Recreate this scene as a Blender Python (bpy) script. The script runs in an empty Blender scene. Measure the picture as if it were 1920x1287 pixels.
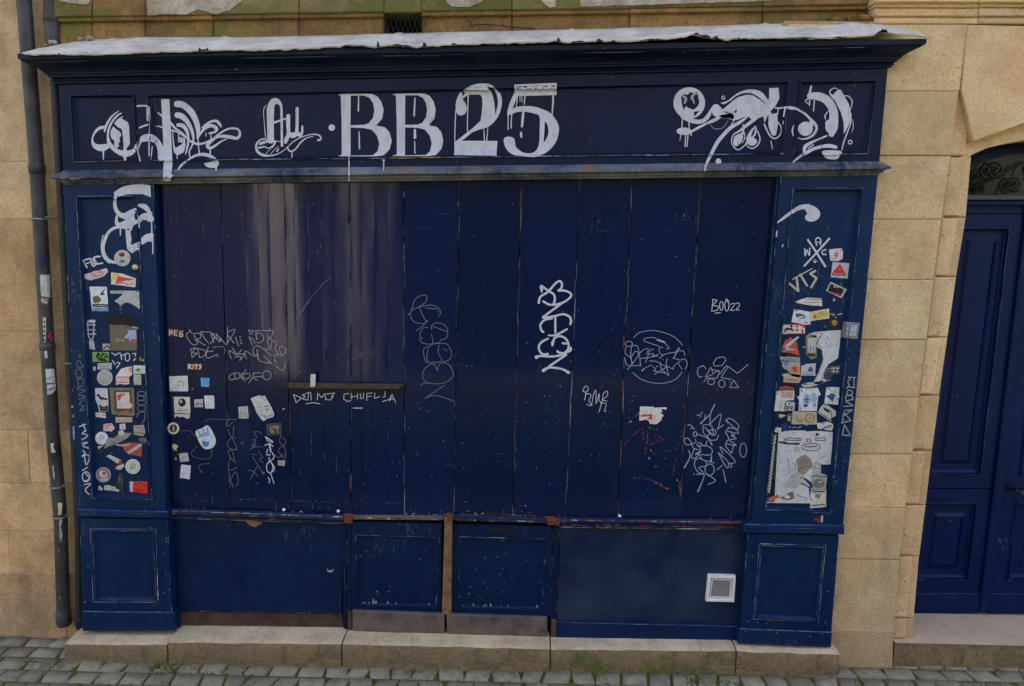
import bpy, bmesh, math, random
from mathutils import Vector, Matrix, noise
from mathutils.geometry import tessellate_polygon

R = math.radians
random.seed(7)
SC = bpy.context.scene
COL = SC.collection

# ---------------------------------------------------------------- camera, sky, sun, exposure
CAMZ, CAMD, FPX = 2.61, 4.2, 1400.0
def cam_axes(yaw, pitch, roll):
    cy, sy, cp, sp, cr, sr = math.cos(yaw), math.sin(yaw), math.cos(pitch), math.sin(pitch), math.cos(roll), math.sin(roll)
    f = Vector((sy*cp, cy*cp, -sp)); r = Vector((cy, -sy, 0)); u = r.cross(f)
    return r*cr + u*sr, u*cr - r*sr, f
CR, CU, CF = cam_axes(R(-1.467), R(8.783), R(.5945))
cd = bpy.data.cameras.new('camera'); cam = bpy.data.objects.new('camera', cd); COL.objects.link(cam)
cd.sensor_width = 36; cd.lens = FPX/1920*36; cd.clip_end = 500
M = Matrix((CR, CU, -CF)).transposed().to_4x4(); M.translation = Vector((0, -CAMD, CAMZ)); cam.matrix_world = M
SC.camera = cam

SUN_EL, SUN_AZ = 45, 8
w = bpy.data.worlds.new('World'); SC.world = w; w.use_nodes = True
sky = w.node_tree.nodes.new('ShaderNodeTexSky'); sky.sky_type = 'NISHITA'; sky.sun_disc = False
sky.sun_elevation = R(SUN_EL); sky.sun_rotation = R(SUN_AZ); sky.air_density = 1.0; sky.dust_density = 5.0; sky.ozone_density = .2
bg = w.node_tree.nodes['Background']; bg.inputs['Strength'].default_value = .15
w.node_tree.links.new(sky.outputs[0], bg.inputs[0])
sd = bpy.data.lights.new('sun', 'SUN'); sun = bpy.data.objects.new('sun', sd); COL.objects.link(sun)
sd.energy = 3.2; sd.angle = R(.5); sd.color = (1, .95, .87)
sun.rotation_euler = (R(-(90-SUN_EL)), 0, R(-SUN_AZ)); sun.location = (0, 6, 14)
SC.view_settings.view_transform = 'Standard'; SC.view_settings.look = 'None'
SC.view_settings.exposure = 2.4; SC.view_settings.gamma = 1

# ---------------------------------------------------------------- helpers
def un(px, py, Y):
    """point of the facade plane at depth Y seen at a photo pixel (turns measurements into metres)"""
    d = CR*((px-960)/FPX) - CU*((py-643.5)/FPX) + CF
    t = (CAMD+Y)/d.y
    return Vector((d.x*t, Y, CAMZ+d.z*t))
def lin(c):
    return tuple((x/255/12.92 if x <= 10 else ((x/255+.055)/1.055)**2.4) for x in c)
KCAL = .62
def S(r, g, b, k=KCAL):
    return tuple(min(.86, x/k) for x in lin((r, g, b))) + (1,)

class MB:
    def __init__(s): s.v = []; s.f = []; s.m = []; s.t = []; s.mats = []; s.sm = []
    def mi(s, mat):
        if mat not in s.mats: s.mats.append(mat)
        return s.mats.index(mat)
    def face(s, pts, mat, tint=1.0, smooth=False):
        b = len(s.v); s.v += [Vector(p) for p in pts]; s.f.append(tuple(range(b, b+len(pts))))
        s.m.append(s.mi(mat)); s.t.append(tint); s.sm.append(smooth)
    def grid(s, rows, mat, tint=1.0, smooth=True, closed=False):
        b = len(s.v); n = len(rows[0]); i = s.mi(mat)
        for r in rows: s.v += [Vector(p) for p in r]
        for a in range(len(rows)-1):
            for c in range(n if closed else n-1):
                d = (c+1) % n
                s.f.append((b+a*n+c, b+a*n+d, b+(a+1)*n+d, b+(a+1)*n+c)); s.m.append(i); s.t.append(tint); s.sm.append(smooth)
    def prism(s, pts, off, mat, tint=1.0, ch=0.0):
        """closed solid: front polygon pts, extruded by off, front edge chamfered"""
        n = len(pts); pts = [Vector(p) for p in pts]; off = Vector(off); i = s.mi(mat)
        c = sum(pts, Vector())/n; rings = []
        if ch:
            ins = []
            for k in range(n):
                e1 = (pts[k]-pts[k-1]).normalized(); e2 = (pts[(k+1) % n]-pts[k]).normalized()
                bis = (e2-e1)
                if bis.length < 1e-5: bis = (c-pts[k])
                bis.normalize()
                if bis.dot(c-pts[k]) < 0 and n == 4: bis = -bis
                ins.append(pts[k]+bis*ch*1.3)
            rings.append(ins); rings.append([p+off.normalized()*ch for p in pts])
        else: rings.append(pts)
        rings.append([p+off for p in pts])
        b = len(s.v)
        for r in rings: s.v += r
        for a in range(len(rings)-1):
            for k in range(n):
                d = (k+1) % n
                s.f.append((b+a*n+k, b+a*n+d, b+(a+1)*n+d, b+(a+1)*n+k)); s.m.append(i); s.t.append(tint); s.sm.append(False)
        if n > 4:
            for base in (b, b+(len(rings)-1)*n):
                for tri in tessellate_polygon([rings[0]]):
                    s.f.append(tuple(base+q for q in tri)); s.m.append(i); s.t.append(tint); s.sm.append(False)
        else:
            s.f.append(tuple(range(b, b+n))); s.m.append(i); s.t.append(tint); s.sm.append(False)
            s.f.append(tuple(range(b+(len(rings)-1)*n, b+len(rings)*n))); s.m.append(i); s.t.append(tint); s.sm.append(False)
    def fill(s, loops, mat, tint=1.0):
        b = len(s.v); fl = [Vector(p) for l in loops for p in l]; s.v += fl; i = s.mi(mat)
        for tri in tessellate_polygon([[Vector(p) for p in l] for l in loops]):
            s.f.append(tuple(b+k for k in tri)); s.m.append(i); s.t.append(tint); s.sm.append(False)
    def tube(s, pts, rad, mat, n=12, tint=1.0, caps=True):
        rows = []; pts = [Vector(p) for p in pts]
        for k, p in enumerate(pts):
            t = (pts[min(k+1, len(pts)-1)]-pts[max(k-1, 0)]).normalized()
            a = t.cross(Vector((0, 1, 0)) if abs(t.y) < .9 else Vector((1, 0, 0))).normalized(); c = t.cross(a)
            r = rad[k] if isinstance(rad, (list, tuple)) else rad
            rows.append([p+(a*math.cos(q*2*math.pi/n)+c*math.sin(q*2*math.pi/n))*r for q in range(n)])
        s.grid(rows, mat, tint, True, True)
        if caps: s.face(rows[0], mat, tint); s.face(rows[-1], mat, tint)
    def build(s, name, parent=None, loc=None):
        root = parent
        while root is not None and root.parent is not None: root = root.parent
        base = root.location if root is not None else Vector(loc or (0, 0, 0))
        me = bpy.data.meshes.new(name)
        me.from_pydata([tuple(p-base) for p in s.v], [], s.f)
        for mt in s.mats: me.materials.append(mt)
        for k, p in enumerate(me.polygons): p.material_index = s.m[k]; p.use_smooth = s.sm[k]
        bm = bmesh.new(); bm.from_mesh(me); bmesh.ops.recalc_face_normals(bm, faces=bm.faces); bm.to_mesh(me); bm.free()
        at = me.attributes.new('tint', 'FLOAT', 'FACE')
        for k in range(len(me.polygons)): at.data[k].value = s.t[k]
        o = bpy.data.objects.new(name, me); COL.objects.link(o)
        if parent is not None: o.parent = parent
        else: o.location = base
        return o
def tag(o, label=None, cat=None, group=None, kind=None):
    if label: o['label'] = label
    if cat: o['category'] = cat
    if group: o['group'] = group
    if kind: o['kind'] = kind
    return o
def empty(name, loc, label, cat, group=None):
    o = bpy.data.objects.new(name, None); COL.objects.link(o); o.location = loc; o.empty_display_size = .1
    return tag(o, label, cat, group)
def U(pts, Y): return [un(x, y, Y) for x, y in pts]
def lerp2(a, b, t): return [(p[0]+(q[0]-p[0])*t, p[1]+(q[1]-p[1])*t) for p, q in zip(a, b)]
def rings(mb, outer, inner, Y, prof, mat, tint=1.0):
    """mitred moulding between two pixel quads; prof = (fraction inwards, dy)"""
    rs = []
    for t, dy in prof:
        r = U(lerp2(outer, inner, t), Y)
        for p in r: p.y += dy
        rs.append(r)
    for a, b in zip(rs, rs[1:]):
        for k in range(4):
            d = (k+1) % 4
            mb.face([a[k], a[d], b[d], b[k]], mat, tint)
    return rs[-1]
def panelled(mb, outer, pan, inner, Y, mat, prof, thick=.05, pmat=None):
    """a board with a moulded sunk panel"""
    rings(mb, outer, pan, Y, [(0, 0), (1, 0)], mat)
    last = rings(mb, pan, inner, Y, prof, mat)
    mb.face(last, pmat or mat, 1.0)
    f = U(outer, Y)
    for k in range(4):
        d = (k+1) % 4
        o = Vector((0, thick, 0)); mb.face([f[k], f[d], f[d]+o, f[k]+o], mat)
def inset(q, d):
    cx = sum(p[0] for p in q)/4; cy = sum(p[1] for p in q)/4
    return [(x+(d if x < cx else -d), y+(d if y < cy else -d)) for x, y in q]

# ---------------------------------------------------------------- materials
class NT:
    def __init__(s, name):
        s.m = bpy.data.materials.new(name); s.m.use_nodes = True; s.t = s.m.node_tree; s.b = s.t.nodes['Principled BSDF']
        s.co = s.t.nodes.new('ShaderNodeTexCoord').outputs['Object']
    def link(s, a, b): s.t.links.new(a, b)
    def put(s, sock, v):
        if hasattr(v, 'is_output'): s.link(v, sock)
        else: sock.default_value = v
    def map(s, sc=(1, 1, 1), rot=(0, 0, 0), loc=(0, 0, 0)):
        n = s.t.nodes.new('ShaderNodeMapping'); s.link(s.co, n.inputs[0]); n.inputs['Scale'].default_value = sc
        n.inputs['Rotation'].default_value = rot; n.inputs['Location'].default_value = loc; return n.outputs[0]
    def noise(s, scale, detail=4, rough=.6, vec=None, dist=0, out='Fac'):
        n = s.t.nodes.new('ShaderNodeTexNoise'); s.link(vec or s.co, n.inputs['Vector']); n.inputs['Scale'].default_value = scale
        n.inputs['Detail'].default_value = detail; n.inputs['Roughness'].default_value = rough; n.inputs['Distortion'].default_value = dist
        return n.outputs[out]
    def voro(s, scale, vec=None, out='Distance', feat='F1'):
        n = s.t.nodes.new('ShaderNodeTexVoronoi'); s.link(vec or s.co, n.inputs['Vector']); n.inputs['Scale'].default_value = scale; n.feature = feat
        return n.outputs[out]
    def ramp(s, v, lo, hi, a=0.0, b=1.0):
        n = s.t.nodes.new('ShaderNodeMapRange'); s.put(n.inputs[0], v); n.inputs[1].default_value = lo; n.inputs[2].default_value = hi
        n.inputs[3].default_value = a; n.inputs[4].default_value = b; return n.outputs[0]
    def math(s, op, a, b=0.0):
        n = s.t.nodes.new('ShaderNodeMath'); n.operation = op; s.put(n.inputs[0], a); s.put(n.inputs[1], b); return n.outputs[0]
    def mix(s, f, a, b, mode='MIX'):
        n = s.t.nodes.new('ShaderNodeMix'); n.data_type = 'RGBA'; n.blend_type = mode
        s.put(n.inputs[0], f); s.put(n.inputs[6], a); s.put(n.inputs[7], b); return n.outputs[2]
    def tint(s, c):
        n = s.t.nodes.new('ShaderNodeAttribute'); n.attribute_name = 'tint'
        cc = s.t.nodes.new('ShaderNodeCombineColor')
        for k in range(3): s.link(n.outputs['Fac'], cc.inputs[k])
        return s.mix(1.0, c, cc.outputs[0], 'MULTIPLY')
    def sep(s, ch):
        n = s.t.nodes.new('ShaderNodeSeparateXYZ'); s.link(s.co, n.inputs[0]); return n.outputs[ch]
    def bump(s, h, strength=.3, dist=.01):
        n = s.t.nodes.new('ShaderNodeBump'); n.inputs['Strength'].default_value = strength; n.inputs['Distance'].default_value = dist
        s.link(h, n.inputs['Height']); s.link(n.outputs[0], s.b.inputs['Normal'])
    def done(s, col, rough=.6, metal=0.0, spec=None, ior=None):
        s.put(s.b.inputs['Base Color'], col); s.put(s.b.inputs['Roughness'], rough); s.b.inputs['Metallic'].default_value = metal
        if spec is not None: s.b.inputs['Specular IOR Level'].default_value = spec
        if ior: s.b.inputs['IOR'].default_value = ior
        return s.m

def mat_paint(name, rgb, dusty, rough=(.3, .5), speck=.75, dust=.5, wear=.0, spec=.2, bmp=.25, stk=(34, 34, 2.2)):
    """old gloss paint on timber: dust, streaks, pale specks, scratches, worn patches of bare wood"""
    n = NT(name)
    big = n.noise(2.3, 6, .65); streak = n.noise(1, 5, .6, n.map(stk))
    fine = n.noise(60, 3, .6)
    c = n.mix(n.math('MULTIPLY', n.ramp(big, .4, .75), dust), rgb, dusty)
    c = n.mix(n.math('MULTIPLY', n.ramp(streak, .45, .8), dust*.7), c, dusty)
    c = n.mix(n.math('MULTIPLY', n.ramp(fine, .5, .8), .35), c, tuple(x*.45 for x in rgb[:3])+(1,))
    if speck:
        sc = 55
        d = n.voro(sc); r = n.voro(sc, out='Color')
        sr = n.t.nodes.new('ShaderNodeSeparateColor'); n.link(r, sr.inputs[0])
        zone = n.ramp(n.noise(1.6, 3, .6), .45, .7)
        hit = n.math('MULTIPLY', n.math('LESS_THAN', d, n.ramp(sr.outputs[1], 0, 1, .05, .2)), n.math('GREATER_THAN', sr.outputs[0], n.ramp(zone, 0, 1, .995, 1-.30*speck)))
        c = n.mix(n.math('MULTIPLY', hit, .75), c, S(150, 150, 150))
        scr = n.noise(1, 2, .5, n.map((26, 26, 5), (0, R(28), 0)))
        scr = n.math('LESS_THAN', n.math('ABSOLUTE', n.math('SUBTRACT', scr, .5)), .0035)
        scr = n.math('MULTIPLY', scr, n.ramp(n.noise(2.1, 2, .5, n.map(loc=(5, 0, 2))), .62, .68))
        c = n.mix(n.math('MULTIPLY', scr, .35), c, S(120, 120, 125))
    if wear:
        wn = n.noise(7, 8, .75, n.map((1, 1, .8)))
        wf = n.ramp(wn, .72-wear*.25, .735-wear*.25)
        wood = n.mix(n.noise(1, 4, .6, n.map((4, 60, 60))), S(70, 52, 36), S(120, 96, 70))
        c = n.mix(wf, c, wood)
    c = n.tint(c)
    h = n.math('ADD', n.math('MULTIPLY', streak, .6), n.math('MULTIPLY', fine, .25)); n.bump(n.math('ADD', h, n.math('MULTIPLY', big, 1.5)), bmp, .004)
    return n.done(c, n.ramp(n.math('ADD', big, n.math('MULTIPLY', streak, .5)), .4, 1.0, *rough), 0, spec)
def mat_stone(name, a, b, dark, moss=0.0, pit=1.0, stain=.5, mosscol=None, bump=.5):
    n = NT(name)
    big = n.noise(1.3, 5, .6); mid = n.noise(6, 7, .65); fine = n.noise(55, 6, .75)
    c = n.mix(n.ramp(big, .35, .65), a, b)
    c = n.mix(n.math('MULTIPLY', n.ramp(mid, .42, .72), stain), c, dark); bl = n.noise(2.6, 6, .7, n.map((1, 1, .6), loc=(4, 2, 9)))
    c = n.mix(n.math('MULTIPLY', n.ramp(bl, .52, .68), stain*.8), c, tuple((x*.5+y*.5)*.8 for x, y in zip(dark[:3], (.2, .18, .15)))+(1,))
    c = n.mix(n.math('MULTIPLY', n.ramp(fine, .48, .72), .6), c, dark)
    d = n.voro(38, n.map((1, 1, 1.5))); r = n.voro(38, n.map((1, 1, 1.5)), out='Color')
    sr = n.t.nodes.new('ShaderNodeSeparateColor'); n.link(r, sr.inputs[0])
    hit = n.math('MULTIPLY', n.math('LESS_THAN', d, n.ramp(sr.outputs[1], 0, 1, .05, .25)), n.math('GREATER_THAN', sr.outputs[0], 1-.16*pit))
    c = n.mix(n.math('MULTIPLY', hit, .65), c, tuple(x*.3 for x in dark[:3])+(1,))
    if moss:
        mf = n.ramp(n.noise(4.5, 8, .7, n.map(loc=(3, 1, 7))), .62-moss*.25, .72-moss*.2)
        c = n.mix(n.math('MULTIPLY', mf, .85), c, mosscol or S(88, 92, 40))
    c = n.tint(c)
    h = n.math('SUBTRACT', n.math('ADD', n.math('MULTIPLY', mid, 1.2), n.math('MULTIPLY', fine, .9)), n.math('MULTIPLY', hit, .8)); n.bump(h, bump, .016)
    return n.done(c, .88, 0, .2)
def mat_plain(name, rgb, rough=.6, metal=0.0, var=.25, scale=25, bump=.1, dark=None):
    n = NT(name); f = n.noise(scale, 5, .65)
    c = n.mix(n.math('MULTIPLY', n.ramp(f, .4, .75), var*2), rgb, dark or tuple(x*.55 for x in rgb[:3])+(1,))
    n.bump(f, bump, .004); return n.done(n.tint(c), rough, metal)
_flat = {}
def ink(r, g, b):
    """printing ink or paper of one colour with slight fading"""
    k = (r, g, b)
    if k not in _flat:
        n = NT('paper_%02x%02x%02x' % k); f = n.noise(38, 4, .6); g_ = n.noise(9, 3, .6)
        c0 = S(*k); dk = tuple(x*.62 for x in c0[:3])+(1,)
        c = n.mix(n.math('MULTIPLY', n.ramp(f, .42, .75), .6), c0, dk); c = n.mix(n.math('MULTIPLY', n.ramp(g_, .48, .75), .55), c, dk); e_ = n.noise(150, 3, .7); c = n.mix(n.math('MULTIPLY', n.ramp(e_, .56, .66), .5), c, tuple(x*.35 for x in c0[:3])+(1,))
        _flat[k] = n.done(c, .6, 0, .25)
    return _flat[k]
def mat_brush(name, rgb, thin=.35, dirt=.3, sc=(70, 70, 14)):
    """hand-brushed / sprayed white paint, thin in places so the blue shows through"""
    n = NT(name); a = n.noise(1, 5, .65, n.map(sc)); b = n.noise(14, 6, .65); e = n.noise(120, 2, .6)
    c = n.mix(n.math('MULTIPLY', n.ramp(b, .45, .8), dirt), rgb, tuple(x*.55 for x in rgb[:3])+(1,))
    c = n.mix(n.math('MULTIPLY', n.ramp(a, .56, .82), thin), c, S(90, 96, 115))
    c = n.mix(n.math('MULTIPLY', n.ramp(e, .68, .72), .5), c, S(60, 62, 74))
    n.bump(a, .15, .002); return n.done(c, .55, 0, .3)
# ---------------------------------------------------------------- palette
BL_FASCIA = mat_paint('navy_fascia_paint', S(1, 13, 38), S(18, 32, 58), (.35, .55), .35, .45)
BL_CORN = mat_paint('navy_cornice_paint', S(0, 12, 36), S(22, 34, 54), (.35, .5), .3, .5)
BL_LEDGE = mat_paint('navy_ledge_paint', S(30, 40, 58), S(104, 104, 106), (.45, .6), .6, 1.1, .55)
BL_PIL = mat_paint('blue_pilaster_paint', S(0, 24, 54), S(14, 44, 74), (.38, .55), .7, .45)
BL_SHUT = mat_paint('navy_shutter_paint', S(0, 14, 46), S(3, 20, 52), (.06, .15), .35, .35, 0, .40, .05)
BL_RISER = mat_paint('navy_riser_paint', S(0, 18, 48), S(12, 34, 60), (.35, .55), .6, .55)
BL_SILL = mat_paint('worn_sill_paint', S(10, 22, 50), S(60, 66, 78), (.4, .6), .9, .6, .35)
BL_DOOR = mat_paint('royal_blue_door_paint', S(0, 14, 52), S(6, 28, 74), (.3, .45), .1, .4)
BARE = mat_plain('bare_worn_wood', S(112, 84, 52), .85, 0, .5, 14, .4, S(60, 44, 30))
KICK = mat_plain('weathered_kick_board', S(84, 74, 66), .85, 0, .5, 9, .4, S(48, 40, 36))
ROT = mat_plain('rotten_brown_board', S(60, 44, 32), .9, 0, .6, 9, .5, S(32, 24, 18))
RUST = mat_plain('rust', S(98, 50, 24), .9, 0, .6, 60, .5, S(44, 24, 16))
CHIP = mat_plain('pale_chipped_edge', S(150, 146, 136), .85, 0, .5, 90, .2)
CHIPB = mat_plain('blue_grey_chipped_edge', S(96, 104, 120), .7, 0, .5, 60, .2)
CHIPR = mat_plain('red_primer_chip', S(150, 60, 40), .85, 0, .5, 70, .2)
CHIPW = mat_plain('brown_chip', S(118, 92, 62), .85, 0, .5, 80, .2)
ZINC = None
STONE_L = mat_stone('warm_limestone', S(196, 158, 112), S(188, 162, 128), S(140, 108, 74), 0, 1.3, .65, None, .9)
STONE_R = mat_stone('pale_limestone', S(196, 160, 118), S(202, 173, 134), S(148, 116, 84), 0, 1.2, .5, None, .8)
STONE_T = mat_stone('stained_limestone', S(150, 118, 72), S(120, 94, 58), S(64, 48, 30), .45, 1.0, .7, None, 1.0)
STONE_M = mat_stone('mossy_limestone', S(150, 134, 100), S(122, 106, 72), S(92, 82, 56), 1.05, .8, .6, S(88, 88, 40), 1.0)
PLASTER = mat_stone('flaking_white_plaster', S(164, 156, 140), S(144, 132, 112), S(96, 84, 62), .3, .9, .8)
JOINT = mat_plain('lime_mortar', S(138, 118, 90), .95, 0, .4, 40, .4)
KERB_T = mat_stone('worn_skylit_kerb_top', S(174, 154, 124), S(156, 138, 110), S(108, 90, 66), 0, .6, .45)  # kerb tops: the brighter skylit tone is put into the stone colour
IRON = mat_plain('dark_iron', S(34, 32, 32), .6, .6, .4, 40, .2)
PIPE = mat_plain('grey_painted_iron_pipe', S(54, 53, 53), .55, 0, .7, 7, .3, S(30, 26, 22))
PIPED = mat_plain('dark_navy_pipe', S(28, 30, 40), .6, 0, .4, 14, .2)
DARK = mat_plain('dark_interior', S(14, 12, 12), .9, 0, .3, 20, .1)
def mk_zinc():
    n = NT('weathered_zinc_sheet'); a = n.noise(5, 7, .65); b = n.noise(1, 6, .7, n.map((7, 30, 30))); f = n.noise(55, 4, .6)
    c = n.mix(n.ramp(a, .35, .7), S(176, 166, 152), S(140, 132, 122)); c = n.mix(n.math('MULTIPLY', n.ramp(b, .5, .72), .7), c, S(104, 98, 90))
    c = n.mix(n.math('MULTIPLY', n.ramp(f, .62, .75), .6), c, S(120, 116, 112)); n.bump(n.math('ADD', a, n.math('MULTIPLY', f, .3)), .9, .03)
    return n.done(n.tint(c), .5, 0, .4)
ZINC = mk_zinc()
def mk_kerb():
    n = NT('mossy_shaded_kerb_face'); big = n.noise(2.2, 5, .65); mid = n.noise(9, 8, .7, dist=1.5); fine = n.noise(55, 5, .7)
    c = n.mix(n.ramp(mid, .35, .7), S(124, 106, 78), S(88, 74, 54)); c = n.mix(n.ramp(fine, .5, .8), c, S(142, 122, 92))  # face darker than the top: dirt plus missing skylight put into the colour
    at = n.t.nodes.new('ShaderNodeAttribute'); at.attribute_name = 'tint'
    z = n.ramp(n.sep(2), -.25, .14, .16, -.12)
    mo = n.math('ADD', n.math('ADD', n.noise(6, 7, .7, n.map(loc=(2, 5, 1))), z), n.math('SUBTRACT', at.outputs['Fac'], 1.0))
    c = n.mix(n.math('MULTIPLY', n.ramp(mo, .56, .72), .8), c, S(68, 84, 18))
    n.bump(n.math('ADD', mid, n.math('MULTIPLY', fine, .5)), 1.0, .03); return n.done(c, .92, 0, .15)
KERB_F = mk_kerb()
def mk_sett():
    n = NT('granite_setts'); a = n.noise(14, 6, .7); f = n.noise(90, 4, .7)
    c = n.mix(n.ramp(a, .35, .7), S(120, 110, 92), S(92, 84, 70)); c = n.mix(n.math('MULTIPLY', n.ramp(f, .5, .8), .5), c, S(160, 150, 130))
    n.bump(n.math('ADD', a, n.math('MULTIPLY', f, .4)), .8, .014); return n.done(n.tint(c), .8, 0, .3)
SETT = mk_sett()
def mk_bed():
    n = NT('mossy_joint_soil'); a = n.noise(9, 6, .7); f = n.noise(120, 4, .7)
    c = n.mix(n.ramp(a, .36, .52), S(66, 58, 42), S(78, 84, 36)); c = n.mix(n.math('MULTIPLY', n.ramp(f, .45, .75), .6), c, S(52, 56, 28))
    n.bump(f, 1, .02); return n.done(c, .95, 0, .1)
BED = mk_bed()

def chips(mb, a, b, Y, mats, dens=.5, wpx=1.0, seg=(2, 9), rnd=random.Random(77), j=.35):
    """short broken slivers along an edge: lost paint, and painted highlights on the door mouldings"""
    L = math.hypot(b[0]-a[0], b[1]-a[1]); t = 0; nx, ny = -(b[1]-a[1])/L, (b[0]-a[0])/L
    while t < L:
        l = rnd.uniform(*seg)
        if rnd.random() < dens:
            w_ = wpx*rnd.uniform(.25, 1); m = rnd.choice(mats); o = rnd.uniform(-j, j); n = max(2, int(l/1.6))
            up, dn = [], []
            for k in range(n+1):
                s_ = (t+l*k/n)/L; s_ = min(s_, 1)
                cx, cy = a[0]+(b[0]-a[0])*s_, a[1]+(b[1]-a[1])*s_; e = math.sin(math.pi*k/n)**.5 if 0 < k < n else .1
                h1, h2 = o+w_*e*rnd.uniform(.2, .9), o-w_*e*rnd.uniform(.2, .9)
                up.append((cx+nx*h1, cy+ny*h1)); dn.append((cx+nx*h2, cy+ny*h2))
            mb.grid([U(up, Y), U(dn, Y)], m, rnd.uniform(.7, 1.15), False)
        t += l+rnd.uniform(.3, 3)
GLINT_SCUFF = mat_plain('door_highlight_and_scuff', S(44, 62, 112), .5, 0, .4, 60, .1)  # lighter blue for painted highlights on the door mouldings, also for rail scuffs
# ---------------------------------------------------------------- ground and setting
def ground():
    mb = MB(); mb.face([(-60, -60, -.006), (60, -60, -.006), (60, 8, -.006), (-60, 8, -.006)], BED)
    tag(mb.build('ground'), kind='structure')
    mb = MB(); rnd = random.Random(3)
    y = .62; r = 0
    while y > -7.6:
        d = rnd.uniform(.108, .128); x = -5.2+rnd.uniform(-.1, 0)
        while x < 5.2:
            wd = rnd.uniform(.115, .18) if y > -2.6 else .25
            x0, x1, y0, y1 = x+.004, x+wd-.004, y-d+.004, y-.004
            zt = rnd.uniform(-.002, .008); tl = rnd.uniform(-.05, .05); tl2 = rnd.uniform(-.05, .05); sk = rnd.uniform(-.02, .02)
            n = 5 if y > -2.6 else 3
            rows = []
            for i in range(n):
                a = -1+2*i/(n-1); row = []
                for j in range(n):
                    b = -1+2*j/(n-1)
                    m = max(abs(a), abs(b)); k = 1-.05*(min(abs(a), abs(b))**3)
                    px = (x0+x1)/2+b*k*(x1-x0)/2+sk*a; py = (y0+y1)/2+a*k*(y1-y0)/2
                    h = zt+.002*(1-m*m)+tl*(px-x)*.3+tl2*(py-y)*.3
                    h += .005*noise.noise(Vector((px*14, py*14, 3)))
                    if m > .99: h = -.02; 
                    elif m > .45: h -= .001
                    row.append((px, py, h))
                rows.append(row)
            if n == 5:   # tighten the shoulder so that the tops are broad
                for i in range(5):
                    for j in range(5):
                        if i in (1, 3) or j in (1, 3):
                            X, Y_, Z = rows[i][j]
                            if i in (1, 3): Y_ = (y0+y1)/2+(-1 if i == 1 else 1)*(y1-y0)/2*.88
                            if j in (1, 3): X = (x0+x1)/2+(-1 if j == 1 else 1)*(x1-x0)/2*.90+sk*(-.8 if i == 1 else .8 if i == 3 else 0)
                            if i in (0, 4) or j in (0, 4): Z = -.02
                            rows[i][j] = (X, Y_, Z)
            mb.grid(rows, SETT, rnd.uniform(.72, 1.12))
            x += wd
        y -= d; r += 1
    tag(mb.build('cobbled_street'), kind='structure')
    # tufts of moss and grass in the joints near the kerb
    mb = MB(); rnd = random.Random(5)
    G = mat_plain('moss_green', S(78, 90, 34), .9, 0, .5, 60, .3, S(50, 58, 22))
    for k in range(1700):
        x = rnd.choice([rnd.uniform(-3.6, 2.9), rnd.gauss(-2.3, .5), rnd.gauss(1.0, .5)])
        y = -.125-abs(rnd.gauss(0, .05)) if rnd.random() < .6 else rnd.uniform(-.7, -.1)
        if noise.noise(Vector((x*2.2, y*3, 1))) < -.05: continue
        for b in range(3):
            h = rnd.uniform(.006, .018); dx, dy = rnd.uniform(-.012, .012), rnd.uniform(-.008, .008); s_ = rnd.uniform(.003, .006)
            xx, yy = x+rnd.uniform(-.01, .01), y+rnd.uniform(-.008, .008)
            mb.face([(xx-s_, yy, -.005), (xx+s_, yy, -.005), (xx+dx, yy+dy, h)], G, rnd.uniform(.7, 1.3))
    tag(mb.build('moss'), kind='stuff')
ground()

# kerb stones under the shop front
KS = [(118, 312.5, 1207.5, 1209, 1243, 1245, -.125, -.125, .92), (312.5, 640, 1204, 1207.5, 1243, 1248, -.125, -.12, .97), (640, 1032, 1207.5, 1216.5, 1248, 1262, -.12, -.10, .95),
      (1032, 1381.5, 1217.5, 1220.5, 1259, 1265, -.10, -.085, 1.16), (1381.5, 1577, 1221, 1227, 1263, 1269, -.085, -.075, .9)]
KL = ['short pale kerb stone at the left end, below the left pilaster', 'long kerb stone below the wide plain panel with rotten lower edge', 'longest kerb stone below the two low doors with the brown post',
      'kerb stone with the greenest mossy face, below the white vent', 'kerb stone at the right end, below the right pilaster']
for (xa, xb, ta, tb, ba, bb_, Ya, Yb, tn), lb in zip(KS, KL):
    mb = MB(); a = un(xa, ta, Ya); b = un(xb, tb, Yb); n = 14; g = .004
    a.x += g; b.x -= g; rows = []
    sec = [(.24, 0), (.05, 0), (.016, -.001), (.004, -.006), (0, -.018), (-.002, -.07), (.0, -.13), (.002, -.30)]
    for k in range(n+1):
        t = k/n; p = a.lerp(b, t); row = []
        for q, (dy, dz) in enumerate(sec):
            w_ = .004*noise.noise(Vector((p.x*7, q*1.7, 2)))+.003*noise.noise(Vector((p.x*22, q*3.1, 5)))
            e = .006 if k in (0, n) and 2 <= q <= 5 else 0
            row.append((p.x, p.y+dy+(w_ if 1 < q < 7 else 0)+e, p.z+dz+(w_*.7 if q < 5 else 0)-e*.6))
        rows.append(row)
    mb.grid([[r[q] for q in range(4)] for r in rows], KERB_T, 1.0); mb.grid([[r[q] for q in range(3, 8)] for r in rows], KERB_F, tn)
    mb.face(rows[0], KERB_F, .9); mb.face(rows[-1], KERB_F, .9)
    tag(mb.build('kerb_stone', None, (a.x/2+b.x/2, a.y, 0)), lb, 'kerb stone', 'kerb stones along the foot of the shop front')

# ---------------------------------------------------------------- the stone building
BLD = empty('stone_building', (0.3, .3, 0), 'pale limestone building around the navy shop front, with mossy string course above', 'building')
YL, YR = .15, .05
def course_block(mb, pts, Y, mat, rnd, thick=.2, ch=.006):
    f = U(pts, Y); dy = rnd.uniform(-.0025, .0025)
    for p in f: p.y += dy
    mb.prism(f, (0, thick, 0), mat, rnd.uniform(.80, 1.08)*(.8 if pts[0][1] > 1060 else 1), ch)
rnd = random.Random(11)
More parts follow.
